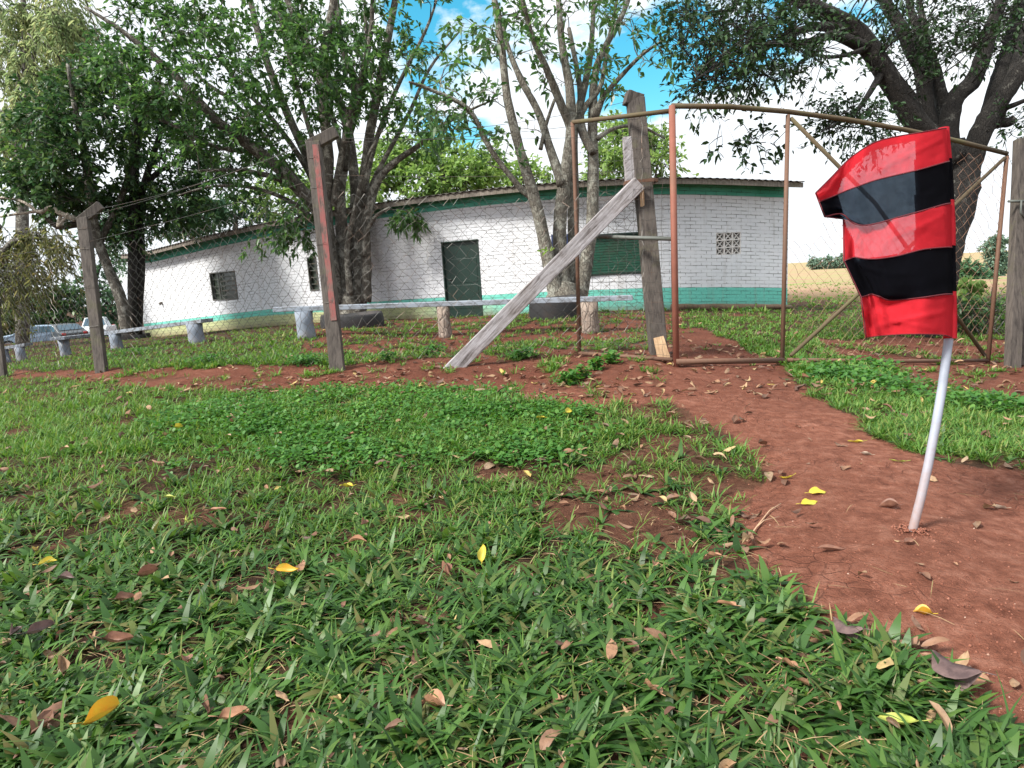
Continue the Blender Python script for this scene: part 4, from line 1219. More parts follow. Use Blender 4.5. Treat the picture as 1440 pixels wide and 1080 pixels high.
link_mesh((P(1110, 500, dM) , P(1388, 500, dR), P(1414, 225, dR), P(1109, 175, dM)), .13, .0019, 0, broken=br_fn).build('wire_mesh', simple('rusty wire', (.24, .13, .085), .3, 30, .7), leafg)
# open pedestrian leaf, swung inward
gO, dO = G(815, 502)
tO = P(805, 172, dO)
print('open leaf', dO, tO[2] - gO[2])
ol = thing('open_gate', gO, 'narrow pipe gate leaf with square wire mesh standing open behind the tall post', 'gate')
b = MB(); pipe(b, [gO + np.array([0, 0, .02]), P(811, 330, dO), P(807, 215, dO), tO], .021); b.build('upright', m_rust, ol, smooth=True)
b = MB(); pipe(b, [tO, P(875, 164, (dO + dL) / 2), P(942, 156, dL + .05)], .022); b.build('top_rail', m_moss, ol, smooth=True)
b = MB(); pipe(b, [P(812, 331, dO), P(880, 334, (dO + dL) / 2), P(949, 336, dL)], .020); b.build('middle_rail', m_iron, ol, smooth=True)
b = MB(); pipe(b, [gO + np.array([0, 0, .04]), P(946, 506, dL + .05)], .02); b.build('bottom_rail', m_rust, ol, smooth=True)
link_mesh((gO + np.array([0, 0, .06]), P(945, 500, dL + .05), P(943, 160, dL + .05), tO + np.array([0, 0, -.02])), .10, .0017, 0, square=True).build('wire_mesh', m_wire, ol)
# right end post with plank
gE, tE, dE = leaning(1424, 517, 1437, 196)
ep = thing('end_post', gE, 'grey wooden post with an iron latch at the right end of the gate', 'post')
b = MB(); beam(b, gE - np.array([0, 0, .1]), tE, .125, .09); beam(b, gE + np.array([.16, .1, 0]), tE + np.array([.16, .1, .05]), .10, .06); b.build('post', m_post, ep, bevel=.007)
b = MB(); q = P(1418, 283, dE - .08); pipe(b, [q, q + np.array([.16, 0, -.01])], .014); pipe(b, [q + np.array([.12, -.02, 0]), q + np.array([.12, -.02, -.12]), q + np.array([.16, -.02, -.18])], .009)
b.build('latch', m_iron, ep, smooth=True)

# ================================================================== BENCHES
m_plank = wood_mat('blue grey painted plank', (0.21, 0.22, 0.24), (0.09, 0.09, 0.095), paint=(0.27, 0.31, 0.37), paint_thr=(.42, .56), grain=(3, 14, 14))
m_stump = simple('pale blue concrete stump', (0.21, 0.245, 0.30), .25, 16, .85, .6, .006, 0, (0.22, 0.17, 0.14), .55)
m_woodstump = bark_mat('bare weathered stump', (0.16, 0.115, 0.09), (0.34, 0.28, 0.235), (0.34, 0.26, 0.22))
def bench(pl, legs, w, label, depths=None, kind='concrete'):
    """pl: ((px,py),(px,py)) plank ends; legs: list of (px, base_py, px width, material)"""
    gs = [G(a, b_) for a, b_, c, m in legs]
    r0 = gs[0][0]
    bn = thing('bench', r0, label, 'bench', 'plank benches inside the fence')
    # plank through leg depth line
    def dep_at(px):
        if len(gs) == 1: return gs[0][1] + (depths or 0) * (px - legs[0][0])
        xs = [l[0] for l in legs]; ds = [g[1] for g in gs]
        if px < xs[0]: return ds[0] + (ds[1] - ds[0]) / (xs[1] - xs[0]) * (px - xs[0])
        if px > xs[-1]: return ds[-1] + (ds[-1] - ds[-2]) / (xs[-1] - xs[-2]) * (px - xs[-1])
        return float(np.interp(px, xs, ds))
    (ax, ay), (bx, by) = pl
    K = 9; tops = []
    for k in range(K):
        px = ax + (bx - ax) * k / (K - 1); py = np.interp(px, [q_[0] for q_ in [(ax, ay), (bx, by)]], [ay, by])
        tops.append(P(px, py, dep_at(px)))
    u = tops[-1] - tops[0]; u /= np.linalg.norm(u); sd2 = np.cross((0, 0, 1), u); sd2 /= np.linalg.norm(sd2)
    v = []; f = []
    for i, t in enumerate(tops):
        for a_, z_ in ((-1, -.07), (1, -.07), (1, 0), (-1, 0)): v.append(t + sd2 * a_ * w / 2 + np.array([0, 0, z_]))
        if i:
            o = (i - 1) * 4
            for q in range(4): f.append((o + q, o + (q + 1) % 4, o + 4 + (q + 1) % 4, o + 4 + q))
    f += [(3, 2, 1, 0), tuple((K - 1) * 4 + q for q in range(4))]
    b = MB(); b.add(v, f); b.build('seat', m_plank, bn, bevel=.006)
    for (lx, ly, lw, lm), (g, d) in zip(legs, gs):
        px = lx
        topz = tops[0][2] + (tops[-1][2] - tops[0][2]) * np.clip((px - ax) / (bx - ax), 0, 1)
        # exact height under the plank
        for t0, t1_ in zip(tops[:-1], tops[1:]):
            q0, q1 = proj(t0)[0], proj(t1_)[0]
            if q0 <= px <= q1: topz = t0[2] + (t1_[2] - t0[2]) * (px - q0) / (q1 - q0)
        r = lw / 2 / F * d
        b = MB()
        b.tube([g + np.array([0, 0, -.06]), g + np.array([0.01, 0, .05]), g + np.array([0, 0, (topz - g[2]) * .5]), np.array([g[0], g[1], topz - .071])], [r * 1.1, r * 1.05, r * .97, r * 1.04], 14, wob=.04, seed=int(lx))
        b.build('leg', lm, bn, smooth=True)
bench(((389, 432), (889, 415)), [(431, 475, 24, m_stump), (626, 474, 18, m_woodstump), (830, 468, 24, m_woodstump)], .28, 'longest plank bench on three stumps in front of the building door')
bench(((153, 466), (291, 448)), [(165, 491, 15, m_stump), (277, 482, 21, m_stump)], .28, 'plank bench on two blue grey stumps below the small left window')
bench(((80, 474), (150, 467)), [(93, 501, 13, m_stump), (140, 492, 10, m_stump)], .28, 'short distant bench just left of the leaning middle fence post')
bench(((4, 488), (40, 482)), [(31, 508, 12, m_stump), (9, 510, 10, m_stump)][::-1], .28, 'farthest small bench at the left edge beside the parked cars')
# black tubs round the tree feet
m_black = simple('black rubber', (0.016, 0.016, 0.018), .4, 20, .7, .3, .004, 0, (0.05, 0.03, 0.022), .4)
def tub(px, py, rpx, h, label, sq=1.0):
    g, d = G(px, py)
    r = rpx / F * d
    g = g + np.array([0, r * .4, 0]); g[2] = gz1(g[0], g[1])
    b = MB(); n = 28; v = []; f = []
    prof = [(1.0, -.1), (1.03, h * .3), (1.0, h * .85), (.97, h), (.86, h), (.84, h * .5)]
    rs = np.random.default_rng(int(px))
    wob_ = 1 + .03 * np.cumsum(rs.normal(0, .3, n)) * 0
    for (rr_, zz_) in prof:
        for k in range(n):
            a_ = 2 * math.pi * k / n; v.append(g + np.array([math.cos(a_) * r * rr_, math.sin(a_) * r * rr_ * .8, zz_ + .02 * math.sin(a_ * 2)]))
    for i in range(len(prof) - 1):
        for k in range(n): f.append((i * n + k, i * n + (k + 1) % n, (i + 1) * n + (k + 1) % n, (i + 1) * n + k))
    b.add(v, f)
    return tag(b.build('tree_ring', m_black, smooth=True), label, 'tree ring', 'black rings round the tree feet')
tub(784, 447, 38, .36, 'black rubber ring round the foot of the forked tree beside the green shutter')
tub(492, 460, 44, .22, 'black rubber ring round the foot of the thick many stemmed tree')
tub(190, 476, 22, .20, 'small black rubber ring behind the bench left of the building corner')

# ================================================================== CORNER FLAG
dF = 2.28
gF, dF = G(1283, 746)
polepx = [(1283, 746), (1295, 700), (1305, 655), (1316, 598), (1325, 545), (1331, 500), (1335, 470), (1335, 400), (1334, 320), (1330, 240), (1325, 183)]
flagt = thing('corner_flag', gF, 'red and black striped corner flag hanging from a bent white plastic pole', 'flag')
m_pvc = newmat('bluish white plastic pipe')
_p = geo(m_pvc, 'Position'); _z = N(m_pvc, 'ShaderNodeSeparateXYZ', {0: _p}).outputs['Z']
_n = noise(m_pvc, 38, 7, .7, _p)
_c = mixc(m_pvc, rng_(m_pvc, noise(m_pvc, 9, 5, .6, _p), .4, .7), (0.34, 0.38, 0.46), (0.25, 0.28, 0.34))
_c = mixc(m_pvc, rng_(m_pvc, math_(m_pvc, 'ADD', _z, math_(m_pvc, 'MULTIPLY', _n, .5)), .72, .26, 0, .85), _c, (0.30, 0.19, 0.16))
_c = mixc(m_pvc, rng_(m_pvc, _n, .62, .72, 0, .6), _c, (0.24, 0.19, 0.19))
finish(m_pvc, _c, .5, _n, .1, .001)
m_unused = simple('bluish white plastic pipe', (0.40, 0.47, 0.62), .08, 30, .5, .05, .001, 0, (0.33, 0.27, 0.27), .6)
b = MB(); b.tube([gF + np.array([0, 0, -.05])] + [P(x, y, dF) for x, y in polepx], [.0148] * (len(polepx) + 1), 18)
b.build('pole', m_pvc, flagt, smooth=True)
bpy.data.materials.remove(m_unused)
# five stripes: six boundaries from the pole to the free edge, as (pixel x, pixel y, depth offset)
BD = [
    [(1331, 181, 0), (1324, 181, -.03), (1290, 187, -.045), (1255, 193, -.02), (1228, 201, .0), (1205, 215, .02), (1190, 227, .03), (1168, 250, .03), (1147, 271, .02)],
    [(1335, 227, 0), (1327, 229, -.03), (1292, 239, -.045), (1258, 247, -.02), (1230, 254, 0), (1210, 261, .02), (1191, 268, .035), (1172, 276, .03), (1152, 284, .02)],
    [(1337, 286, 0), (1326, 288, -.03), (1295, 297, -.05), (1262, 306, -.03), (1234, 314, 0), (1212, 317, .03), (1197, 312, .06), (1183, 301, .05), (1160, 305, .03)],
    [(1337, 286.5, 0), (1326, 288.5, -.03), (1295, 297.5, -.05), (1262, 306.5, -.03), (1240, 313, .0), (1222, 316, .03), (1210, 314, .055), (1198, 311, .07), (1186, 308, .08)],
    [(1339, 348, 0), (1328, 348, -.03), (1298, 351, -.05), (1262, 360, -.03), (1235, 364, 0), (1215, 364, .025), (1202, 362, .045), (1195, 364, .05), (1187, 367, .03)],
    [(1340, 414, 0), (1328, 414, -.03), (1300, 418, -.05), (1272, 421, -.02), (1250, 422, .0), (1236, 417, .02), (1226, 414, .035), (1218, 416, .035), (1211, 418, .02)],
    [(1339, 475, 0), (1326, 471, -.03), (1300, 470, -.05), (1275, 470, -.02), (1255, 471, .0), (1242, 472, .02), (1231, 473, .03), (1224, 474, .03), (1218, 475, .02)],
]
def catmull(pts, n):
    pts = np.asarray(pts, float); k = len(pts)
    t = np.linspace(0, k - 1, n); i = np.clip(t.astype(int), 0, k - 2); f = (t - i)[:, None]
    p0 = pts[np.clip(i - 1, 0, k - 1)]; p1 = pts[i]; p2 = pts[i + 1]; p3 = pts[np.clip(i + 2, 0, k - 1)]
    return 0.5 * (2 * p1 + (p2 - p0) * f + (2 * p0 - 5 * p1 + 4 * p2 - p3) * f ** 2 + (3 * p1 - p0 - 3 * p2 + p3) * f ** 3)
NU, NVs = 110, 16
STRIPE = [0, 1, 1, 0, 1, 0]      # the second entry 1 is the narrow fold under the first black stripe
rowsF = []
bc = [catmull(b_, NU) for b_ in BD]
# the second black stripe's red neighbour steps in: keep each stripe's own free edge
NROW = [NVs, NVs, 2, NVs, NVs, NVs]
ROWSTART = [sum(NROW[:k]) for k in range(7)]
for s_ in range(6):
    for k in range(NROW[s_]):
        t = k / NROW[s_]
        rowsF.append(bc[s_] * (1 - t) + bc[s_ + 1] * t)
rowsF.append(bc[6])
rowmat = [STRIPE[s_] for s_ in range(6) for k in range(NROW[s_])]
FPx = np.array(rowsF)            # rows x NU x 3
nrF = len(FPx)
uu = np.linspace(0, 1, NU)[None]; vv = np.linspace(0, 1, nrF)[:, None]
rip = 0.017 * np.sin(uu * 7.5 + vv * 4.2) * (uu ** .7) * (1 - .4 * vv) + 0.009 * np.sin(uu * 17 - vv * 9 + 1.3) * uu + 0.008 * np.sin(uu * 5 + vv * 21) * uu + 0.005 * np.sin(uu * 31 + vv * 13) * uu
rip += 0.02 * np.exp(-((vv - .83 - .16 * (uu - .5)) / .035) ** 2) * np.clip(uu * 2, 0, 1) - 0.012 * np.exp(-((vv - .90 + .1 * (uu - .5)) / .03) ** 2) * uu
wr = (fbm(uu * 7 + vv * 3, vv * 9 - uu * 2, 301, 4) - .5) * .016 + (fbm(uu * 3 - vv * 7, vv * 3 + uu * 5, 305, 3) - .5) * .014
for (a0, b0, a1, b1, am, wd) in ((.95, .30, .35, .42, .010, .014), (.05, .88, .75, .96, .009, .012), (.08, .80, .60, .78, .007, .012), (.9, .62, .3, .70, .007, .012), (.1, .05, .5, .16, .006, .012),
                                 (.95, .70, .70, .90, .008, .012), (.06, .45, .45, .52, .005, .01), (.15, .98, .6, .90, .006, .010)):
    L2 = (a1 - a0) ** 2 + (b1 - b0) ** 2
    tt = np.clip(((uu - a0) * (a1 - a0) + (vv - b0) * (b1 - b0)) / L2, 0, 1)
    dist = np.sqrt((uu - a0 - tt * (a1 - a0)) ** 2 + (vv - b0 - tt * (b1 - b0)) ** 2)
    wr = wr - am * np.exp(-(dist / wd) ** 2) * np.sin(math.pi * np.clip(tt, .03, .97)) ** .5
dd = dF - 0.022 + FPx[..., 2] + rip + wr * np.clip(uu * 8, 0, 1)
FV = CO + fwd * dd[..., None] + cr * ((FPx[..., 0] - 720) / F * dd)[..., None] + cu * ((540 - FPx[..., 1]) / F * dd)[..., None]
def fabric(name, base, tr, see):
    m = newmat(name)
    oc = objco(m)
    w1 = N(m, 'ShaderNodeTexWave', {'Vector': oc, 'Scale': 260.0, 'Distortion': .5}, bands_direction='Z').outputs['Fac']
    w2 = noise(m, 16, 6, .6, oc, 1.2)
    c = mixc(m, w2, tuple(x * .86 for x in base), tuple(min(1, x * 1.08) for x in base))
    bs_ = N(m, 'ShaderNodeBsdfPrincipled', {'Base Color': c, 'Roughness': .95, 'Specular IOR Level': .06})
    bn = N(m, 'ShaderNodeBump', {'Height': math_(m, 'ADD', w1, math_(m, 'MULTIPLY', w2, 3.0)), 'Strength': .8, 'Distance': .0022})
    m.node_tree.links.new(bn.outputs[0], bs_.inputs['Normal'])
    t = N(m, 'ShaderNodeBsdfTranslucent', {'Color': (*tr, 1)})
    mx1 = N(m, 'ShaderNodeMixShader', {0: .42, 1: bs_.outputs[0], 2: t.outputs[0]})
    tp = N(m, 'ShaderNodeBsdfTransparent', {'Color': (.62, .82, 1, 1) if tr[0] < .3 else (1, .9, .95, 1)})
    mx2 = N(m, 'ShaderNodeMixShader', {0: math_(m, 'MULTIPLY', rng_(m, noise(m, 22, 7, .75, oc), .3, .7, .55, 1.45), see), 1: mx1.outputs[0], 2: tp.outputs[0]})
    N(m, 'ShaderNodeOutputMaterial', {'Surface': mx2.outputs[0]})
    return m
m_fr = fabric('red flag cloth', (0.90, 0.050, 0.075), (1.0, 0.13, 0.17), .115)
m_fb = fabric('black flag cloth', (0.008, 0.008, 0.012), (0.06, 0.09, 0.14), .055)
m_seam = simple('dark seam', (0.10, 0.008, 0.015), .2, 60, .8)
ff = []; fm = []
for i in range(nrF - 1):
    for j in range(NU - 1):
        ff.append((i * NU + j, i * NU + j + 1, (i + 1) * NU + j + 1, (i + 1) * NU + j)); fm.append(rowmat[i])
gmound = MB()
cloth = mesh_obj('cloth', FV.reshape(-1, 3), ff, [m_fr, m_fb], flagt, True, fm)
# doubled cloth behind: everywhere but the single-layer window that the sky shines through
m_fr2 = fabric('red lining cloth', (0.90, 0.050, 0.075), (1.0, 0.10, 0.13), .0)
m_fb2 = fabric('black lining cloth', (0.008, 0.008, 0.012), (0.012, 0.012, 0.016), .0)
WIN = [(1287, 200), (1287, 353), (1205, 364), (1202, 335), (1192, 318), (1188, 300), (1180, 270), (1186, 252), (1206, 232), (1228, 212), (1262, 203)]
WIN2 = [(1150, 268), (1185, 268), (1176, 300), (1150, 308)]
qx_, qy_, _z = proj(FV.reshape(-1, 3))
inw = (inpoly(qx_, qy_, WIN)).reshape(nrF, NU)
ff2 = []; fm2 = []
for i in range(nrF - 1):
    for j in range(NU - 1):
        if inw[i, j] or inw[i + 1, j + 1]: continue
        ff2.append((i * NU + j, i * NU + j + 1, (i + 1) * NU + j + 1, (i + 1) * NU + j)); fm2.append(rowmat[i])
mesh_obj('lining', (FV + fwd * 0.006).reshape(-1, 3), ff2, [m_fr2, m_fb2], flagt, True, fm2)
b = MB()
for s_ in (1, 2, 4, 5): b.tube(FV[ROWSTART[s_]][2:] - fwd * .0015, .0026, 5)
b.tube(FV[0][2:] - fwd * .001, .002, 5); b.tube(FV[-1][2:] - fwd * .001, .0018, 5); b.tube(FV[:, -1] - fwd * .001, .002, 5)
b.build('seam', m_seam, cloth, smooth=True)
# sleeve round the pole
b = MB(); sp = [P(x, y, dF) for x, y in [(1336, 476), (1336, 440), (1335, 400), (1334, 360), (1334, 320), (1332, 280), (1330, 240), (1327, 205), (1325, 181)]]
sp = catmull(sp, 61)
b.tube(sp, .0215, 18, cap=False)
nsec = 18; allf = b.f
hs_ = np.linalg.norm(np.diff(sp, axis=0), axis=1).cumsum(); midx = []
for fi, f_ in enumerate(allf):
    i = f_[0] // nsec
    yy = proj(sp[i])[1]
    k = sum(yy > q for q in (227, 286, 348, 414))
    midx.append(k % 2)
o_ = mesh_obj('sleeve', np.concatenate(b.v), allf, [m_fr2, m_fb2], flagt, True, midx)

# ================================================================== TREES
def leaves_mesh(c, dirv, L, W, droop=0.2, two=True):
    """rhombic folded leaves; c base points, dirv directions"""
    n = len(c)
    d = dirv / (np.linalg.norm(dirv, axis=1)[:, None] + 1e-9)
    up = np.array([0, 0, 1.0]) + rng.normal(0, .55, (n, 3))
    s = np.cross(d, up); s /= np.linalg.norm(s, axis=1)[:, None] + 1e-9
    nrm = np.cross(s, d)
    L = np.asarray(L)[:, None]; W = np.asarray(W)[:, None]
    V_ = np.empty((n, 6, 3))
    V_[:, 0] = c
    V_[:, 1] = c + d * L * .38 + s * W * .5 - nrm * W * .12
    V_[:, 2] = c + d * L * .75 + s * W * .33 - nrm * W * .10 - np.array([0, 0, 1]) * L * droop * .3
    V_[:, 3] = c + d * L - np.array([0, 0, 1]) * L * droop
    V_[:, 4] = c + d * L * .75 - s * W * .33 - nrm * W * .10 - np.array([0, 0, 1]) * L * droop * .3
    V_[:, 5] = c + d * L * .38 - s * W * .5 - nrm * W * .12
    q = np.array([(0, 1, 2, 3), (0, 3, 4, 5)])
    Fc = (q[None] + (np.arange(n) * 6)[:, None, None]).reshape(-1, 4)
    return V_.reshape(-1, 3), Fc
def smoothpath(pts, n=None):
    return catmull(pts, n or (len(pts) * 4))
class Tree:
    def __init__(s, name, base, label, cat, group, bark, leafm):
        s.root = thing(name, base, label, cat, group); s.base = np.asarray(base, float)
        s.tb = MB(); s.bb = MB(); s.attach = []; s.ar = []; s.LV = []; s.bark = bark; s.leafm = leafm; s.seed = 0
    def limb(s, pts, rad, n=10, wob=.12, trunk=True, att=True):
        p = smoothpath(pts); r = np.interp(np.linspace(0, 1, len(p)), np.linspace(0, 1, len(rad)), rad)
        s.seed += 1
        (s.tb if trunk else s.bb).tube(p, r, n, wob=wob, seed=s.seed)
        if att:
            k = max(1, len(p) // 5)
            for q, w in zip(p[k:], r[k:]): s.attach.append(q); s.ar.append(w)
    def limb_px(s, pts, d, dd=0.0, scale=1.0, **kw):
        """pts: (px,py,radius px); depth runs from d to d+dd"""
        k = len(pts); P3 = []; rr_ = []
        for i, (x, y, r) in enumerate(pts):
            de = d + dd * (i / (k - 1)) ** 1.3
            P3.append(P(x, y, de)); rr_.append(r / F * de * scale)
        s.limb(P3, rr_, **kw)
    def clusters(s, cx, cy, rx, ry, d, rd, n, nl=45, L=.13, W=.05, size=.45, sub=4, droop=.35, hang=0.0, rr0=.014):
        A = np.array(s.attach); AR = np.array(s.ar)
        for _ in range(n):
            while True:
                u = rng.uniform(-1, 1, 3)
                if (u ** 2).sum() < 1: break
            dep = d + u[2] * rd
            c = P(cx + u[0] * rx, cy + u[1] * ry, dep)
            # bend a branch from the nearest limb point, preferring thicker and lower ones
            dist = np.linalg.norm(A - c, axis=1) + np.maximum(0, A[:, 2] - c[2] + .2) * .8
            k = int(np.argmin(dist + rng.uniform(0, .25, len(A))))
            a = A[k]
            v = c - a; ln = np.linalg.norm(v)
            m1 = a + v * .35 + rng.normal(0, .07, 3) * ln + np.array([0, 0, .06 * ln]); m2 = a + v * .7 + rng.normal(0, .06, 3) * ln + np.array([0, 0, .05 * ln])
            pth = catmull([a, m1, m2, c], 8)
            r0 = min(AR[k] * .7, rr0 * (0.6 + ln * .45))
            s.bb.tube(pth, np.linspace(r0, r0 * .3 + .002, 8), 5, cap=False)
            for q in pth[3:]:
                pass
            if rng.random() < .5:
                s.attach.append(pth[4]); s.ar.append(r0 * .6); A = np.array(s.attach); AR = np.array(s.ar)
            T = v / (ln + 1e-6)
            cs = []; ds = []
            for j in range(sub):
                dr = T * .6 + rng.normal(0, .6, 3); dr[2] -= hang; dr /= np.linalg.norm(dr)
                st = pth[rng.integers(3, 8)]
                ln2 = size * rng.uniform(.6, 1.25)
                tw = catmull([st, st + dr * ln2 * .5 + rng.normal(0, .05, 3), st + dr * ln2 + np.array([0, 0, -.1 * ln2 - hang * ln2 * .5])], 5)
                s.bb.tube(tw, np.linspace(.006, .002, 5) * max(1, d / 14), 3, cap=False)
                m = nl // sub
                t = rng.uniform(.15, 1.0, m) ** .7
                pc = np.stack([np.interp(t, np.linspace(0, 1, 5), tw[:, a_]) for a_ in range(3)], -1)
                dl = dr[None] * .7 + rng.normal(0, .75, (m, 3)) + np.array([0, 0, .1])
                cs.append(pc + rng.normal(0, .012, (m, 3))); ds.append(dl)
            cs = np.concatenate(cs); ds = np.concatenate(ds); m = len(cs)
            s.LV.append(leaves_mesh(cs, ds, rng.uniform(.6, 1.2, m) * L, rng.uniform(.7, 1.2, m) * W, droop))
    def done(s):
        s.tb.build('trunk', s.bark, s.root, smooth=True)
        if s.bb.n: s.bb.build('branches', s.bark, s.root, smooth=True)
        if s.LV:
            Vs = []; Fs = []; o_ = 0
            for v, f in s.LV: Vs.append(v); Fs.append(f + o_); o_ += len(v)
            mesh_obj('crown', np.concatenate(Vs), np.concatenate(Fs), s.leafm, s.root, True)
bark_grey = bark_mat('grey lichened bark', (0.035, 0.028, 0.022), (0.115, 0.102, 0.084), (0.33, 0.32, 0.28), (.50, .60), 1.6)
bark_pale = bark_mat('pale mottled bark', (0.07, 0.057, 0.045), (0.185, 0.17, 0.14), (0.36, 0.36, 0.31), (.49, .62), 1.6)
bark_dark = bark_mat('dark rough bark', (0.008, 0.007, 0.006), (0.030, 0.026, 0.023), (0.14, 0.138, 0.12), (.57, .64), 2.2)
bark_dead = bark_mat('bleached dead branch', (0.30, 0.25, 0.20), (0.50, 0.44, 0.37), (0.55, 0.5, 0.44))
lf_glossy = leaf_mat('glossy leaves', [(0.03, 0.085, 0.026), (0.05, 0.125, 0.035), (0.075, 0.17, 0.045), (0.13, 0.25, 0.07), (0.05, 0.11, 0.05)], .36, .38, 1.8, .5, (0.035, 0.09, 0.035))
lf_small = leaf_mat('small dark leaves', [(0.018, 0.045, 0.018), (0.03, 0.07, 0.025), (0.05, 0.10, 0.035), (0.028, 0.065, 0.03)], .5, .18, 1.4, .3, (0.03, 0.07, 0.03))
lf_dark = leaf_mat('dense dark leaves', [(0.025, 0.065, 0.026), (0.04, 0.095, 0.033), (0.065, 0.14, 0.042), (0.15, 0.25, 0.07)], .42, .3, 1.5, .4, (0.028, 0.08, 0.035))
lf_bright = leaf_mat('bright young leaves', [(0.12, 0.22, 0.06), (0.19, 0.32, 0.08), (0.27, 0.42, 0.12), (0.36, 0.50, 0.17)], .5, .45, 1.4, .3, (0.12, 0.22, 0.08))
lf_euca = leaf_mat('pale weeping leaves', [(0.24, 0.34, 0.16), (0.32, 0.44, 0.20), (0.40, 0.49, 0.24), (0.46, 0.46, 0.24), (0.30, 0.40, 0.25)], .5, .5, 1.3, .3, (0.26, 0.36, 0.2))
lf_olive = leaf_mat('olive weeping leaves', [(0.10, 0.13, 0.055), (0.16, 0.18, 0.075), (0.22, 0.23, 0.09), (0.28, 0.24, 0.10)], .5, .45, 1.4, .3, (0.11, 0.15, 0.06))
lf_haze = leaf_mat('far leaves with haze tint', [(0.15, 0.24, 0.18), (0.19, 0.29, 0.21), (0.24, 0.34, 0.24)], .6, .2, 1.2, .1, (0.16, 0.24, 0.2))  # distance haze is mixed into the leaf colour as a pale tint
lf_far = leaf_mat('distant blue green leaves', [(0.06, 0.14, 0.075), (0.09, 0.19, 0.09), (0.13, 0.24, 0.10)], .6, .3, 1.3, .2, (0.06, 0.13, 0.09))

# --- thick many-stemmed tree left of the door
g, d0 = G(490, 454)
t = Tree('broadleaf_tree', g, 'thick many stemmed tree with glossy leaves between the leaning red post and the door', 'tree', None, bark_grey, lf_glossy)
L_ = lambda pts, d_, dd=0.0, **k_: t.limb_px([(x, y, r_ * .88) for x, y, r_ in pts], d_, dd, **k_)
t.limb([g + np.array([0, 0, -.2]), P(493, 440, d0), P(492, 425, d0), P(490, 408, d0)], [.52, .42, .32, .20], n=24, wob=.2)
L_([(474, 428, 13), (470, 400, 12), (467, 367, 10.5), (461, 326, 10), (458, 278, 9.5), (462, 234, 9), (459, 190, 8.5), (452, 100, 8), (470, 0, 6), (480, -90, 4)], d0 - .15, -.8)
L_([(489, 428, 13), (486, 398, 12), (484, 367, 10.5), (480, 308, 9.5), (478, 264, 9), (486, 219, 8), (489, 175, 7.5), (500, 120, 6.5), (480, 60, 5), (470, -40, 4)], d0, .3)
L_([(505, 430, 13), (506, 400, 11), (505, 367, 10), (508, 308, 9.5), (511, 264, 9), (514, 234, 8), (520, 190, 7.5), (537, 100, 6.5), (560, -20, 5), (575, -100, 3)], d0 + .05, .3)
L_([(514, 425, 9), (515, 390, 8.5), (515, 353, 8), (515, 323, 7.5), (527, 264, 6.5), (548, 234, 5.5), (590, 204, 4.4), (620, 178, 3.4), (660, 155, 2.2), (700, 138, .8)], d0 - .15, -1.0)
L_([(466, 345, 10), (455, 308, 10.5), (440, 285, 10.5), (417, 262, 10.5), (390, 235, 10), (345, 200, 9), (300, 165, 8), (250, 110, 6), (180, 50, 4), (120, 10, 2)], d0 - .25, -2.0)
L_([(492, 415, 5.5), (489, 370, 4.6), (489, 340, 4.2), (498, 299, 3.8), (507, 258, 3.2), (520, 215, 2.4), (545, 170, 1.2)], d0 - .45, -.5)
L_([(495, 380, 10), (500, 300, 9), (497, 240, 8), (480, 150, 7), (430, 60, 6), (380, -60, 4)], d0 + .5, .6)
L_([(462, 300, 7), (440, 240, 7), (400, 150, 6.5), (370, 70, 5.5), (350, -10, 4)], d0 + .2, 1.0)
L_([(468, 290, 6), (480, 220, 5.5), (500, 140, 5), (520, 60, 4), (525, -30, 3)], d0 - .4, -.8)
L_([(440, 285, 6), (400, 255, 5), (340, 240, 3.6), (280, 240, 1.5)], d0 - .4, -1.2)
for pth in ([(458, 300, 5), (430, 235, 4.4), (385, 170, 3.8), (330, 110, 3), (290, 50, 2), (270, 0, 1)], [(440, 285, 4.6), (395, 222, 4), (335, 150, 3.2), (270, 100, 2.4), (215, 30, 1.2)],
            [(462, 260, 5), (438, 190, 4.4), (415, 110, 3.6), (395, 30, 2.6), (390, -40, 1.5)], [(486, 240, 5), (470, 170, 4.4), (440, 90, 3.6), (425, 10, 2.6), (420, -50, 1.5)],
            [(512, 270, 5), (528, 200, 4.2), (560, 120, 3.4), (600, 40, 2.4), (620, -20, 1.2)], [(508, 290, 4.6), (535, 235, 4), (575, 160, 3.2), (605, 95, 2.4), (650, 40, 1)],
            [(489, 200, 4.6), (510, 130, 4), (515, 60, 3), (512, -10, 2)], [(360, 215, 4), (300, 205, 3.2), (230, 170, 2.4), (165, 150, 1.2)], [(320, 185, 4), (260, 140, 3.2), (200, 110, 2.4), (140, 60, 1.2)],
            [(458, 330, 4.6), (420, 290, 3.8), (360, 265, 3), (300, 262, 2), (250, 275, 1)]):
    L_(pth, d0 + rng.uniform(-.5, .4), rng.uniform(-1.2, .8), wob=.06, n=7)
L_([(512, 360, 4), (515, 330, 3.6), (528, 305, 3), (548, 292, 2)], d0 - .4, -.5)
kw = dict(L=.155, W=.072, size=.5, nl=52)
t.clusters(330, 95, 190, 115, d0 - 1.2, 1.8, 138, **kw)
t.clusters(520, 65, 130, 110, d0 - .6, 1.6, 84, **kw)
t.clusters(210, 70, 90, 80, d0 - 1.8, 1.0, 38, **kw)
t.clusters(330, 215, 110, 60, d0 - .8, 1.2, 44, **kw)
t.clusters(400, 315, 34, 32, d0 - 1.0, .4, 11, hang=.5, droop=.6, **kw)
t.clusters(572, 304, 28, 10, d0 - .7, .3, 7, hang=.3, droop=.6, L=.18, W=.07, size=.3, nl=36)
t.clusters(600, 170, 60, 50, d0 - 1.0, .7, 13, **kw)
t.clusters(450, -90, 330, 70, d0 - .5, 2.2, 60, **kw)
t.clusters(150, -60, 130, 60, d0 - 1.5, 1.4, 20, **kw)
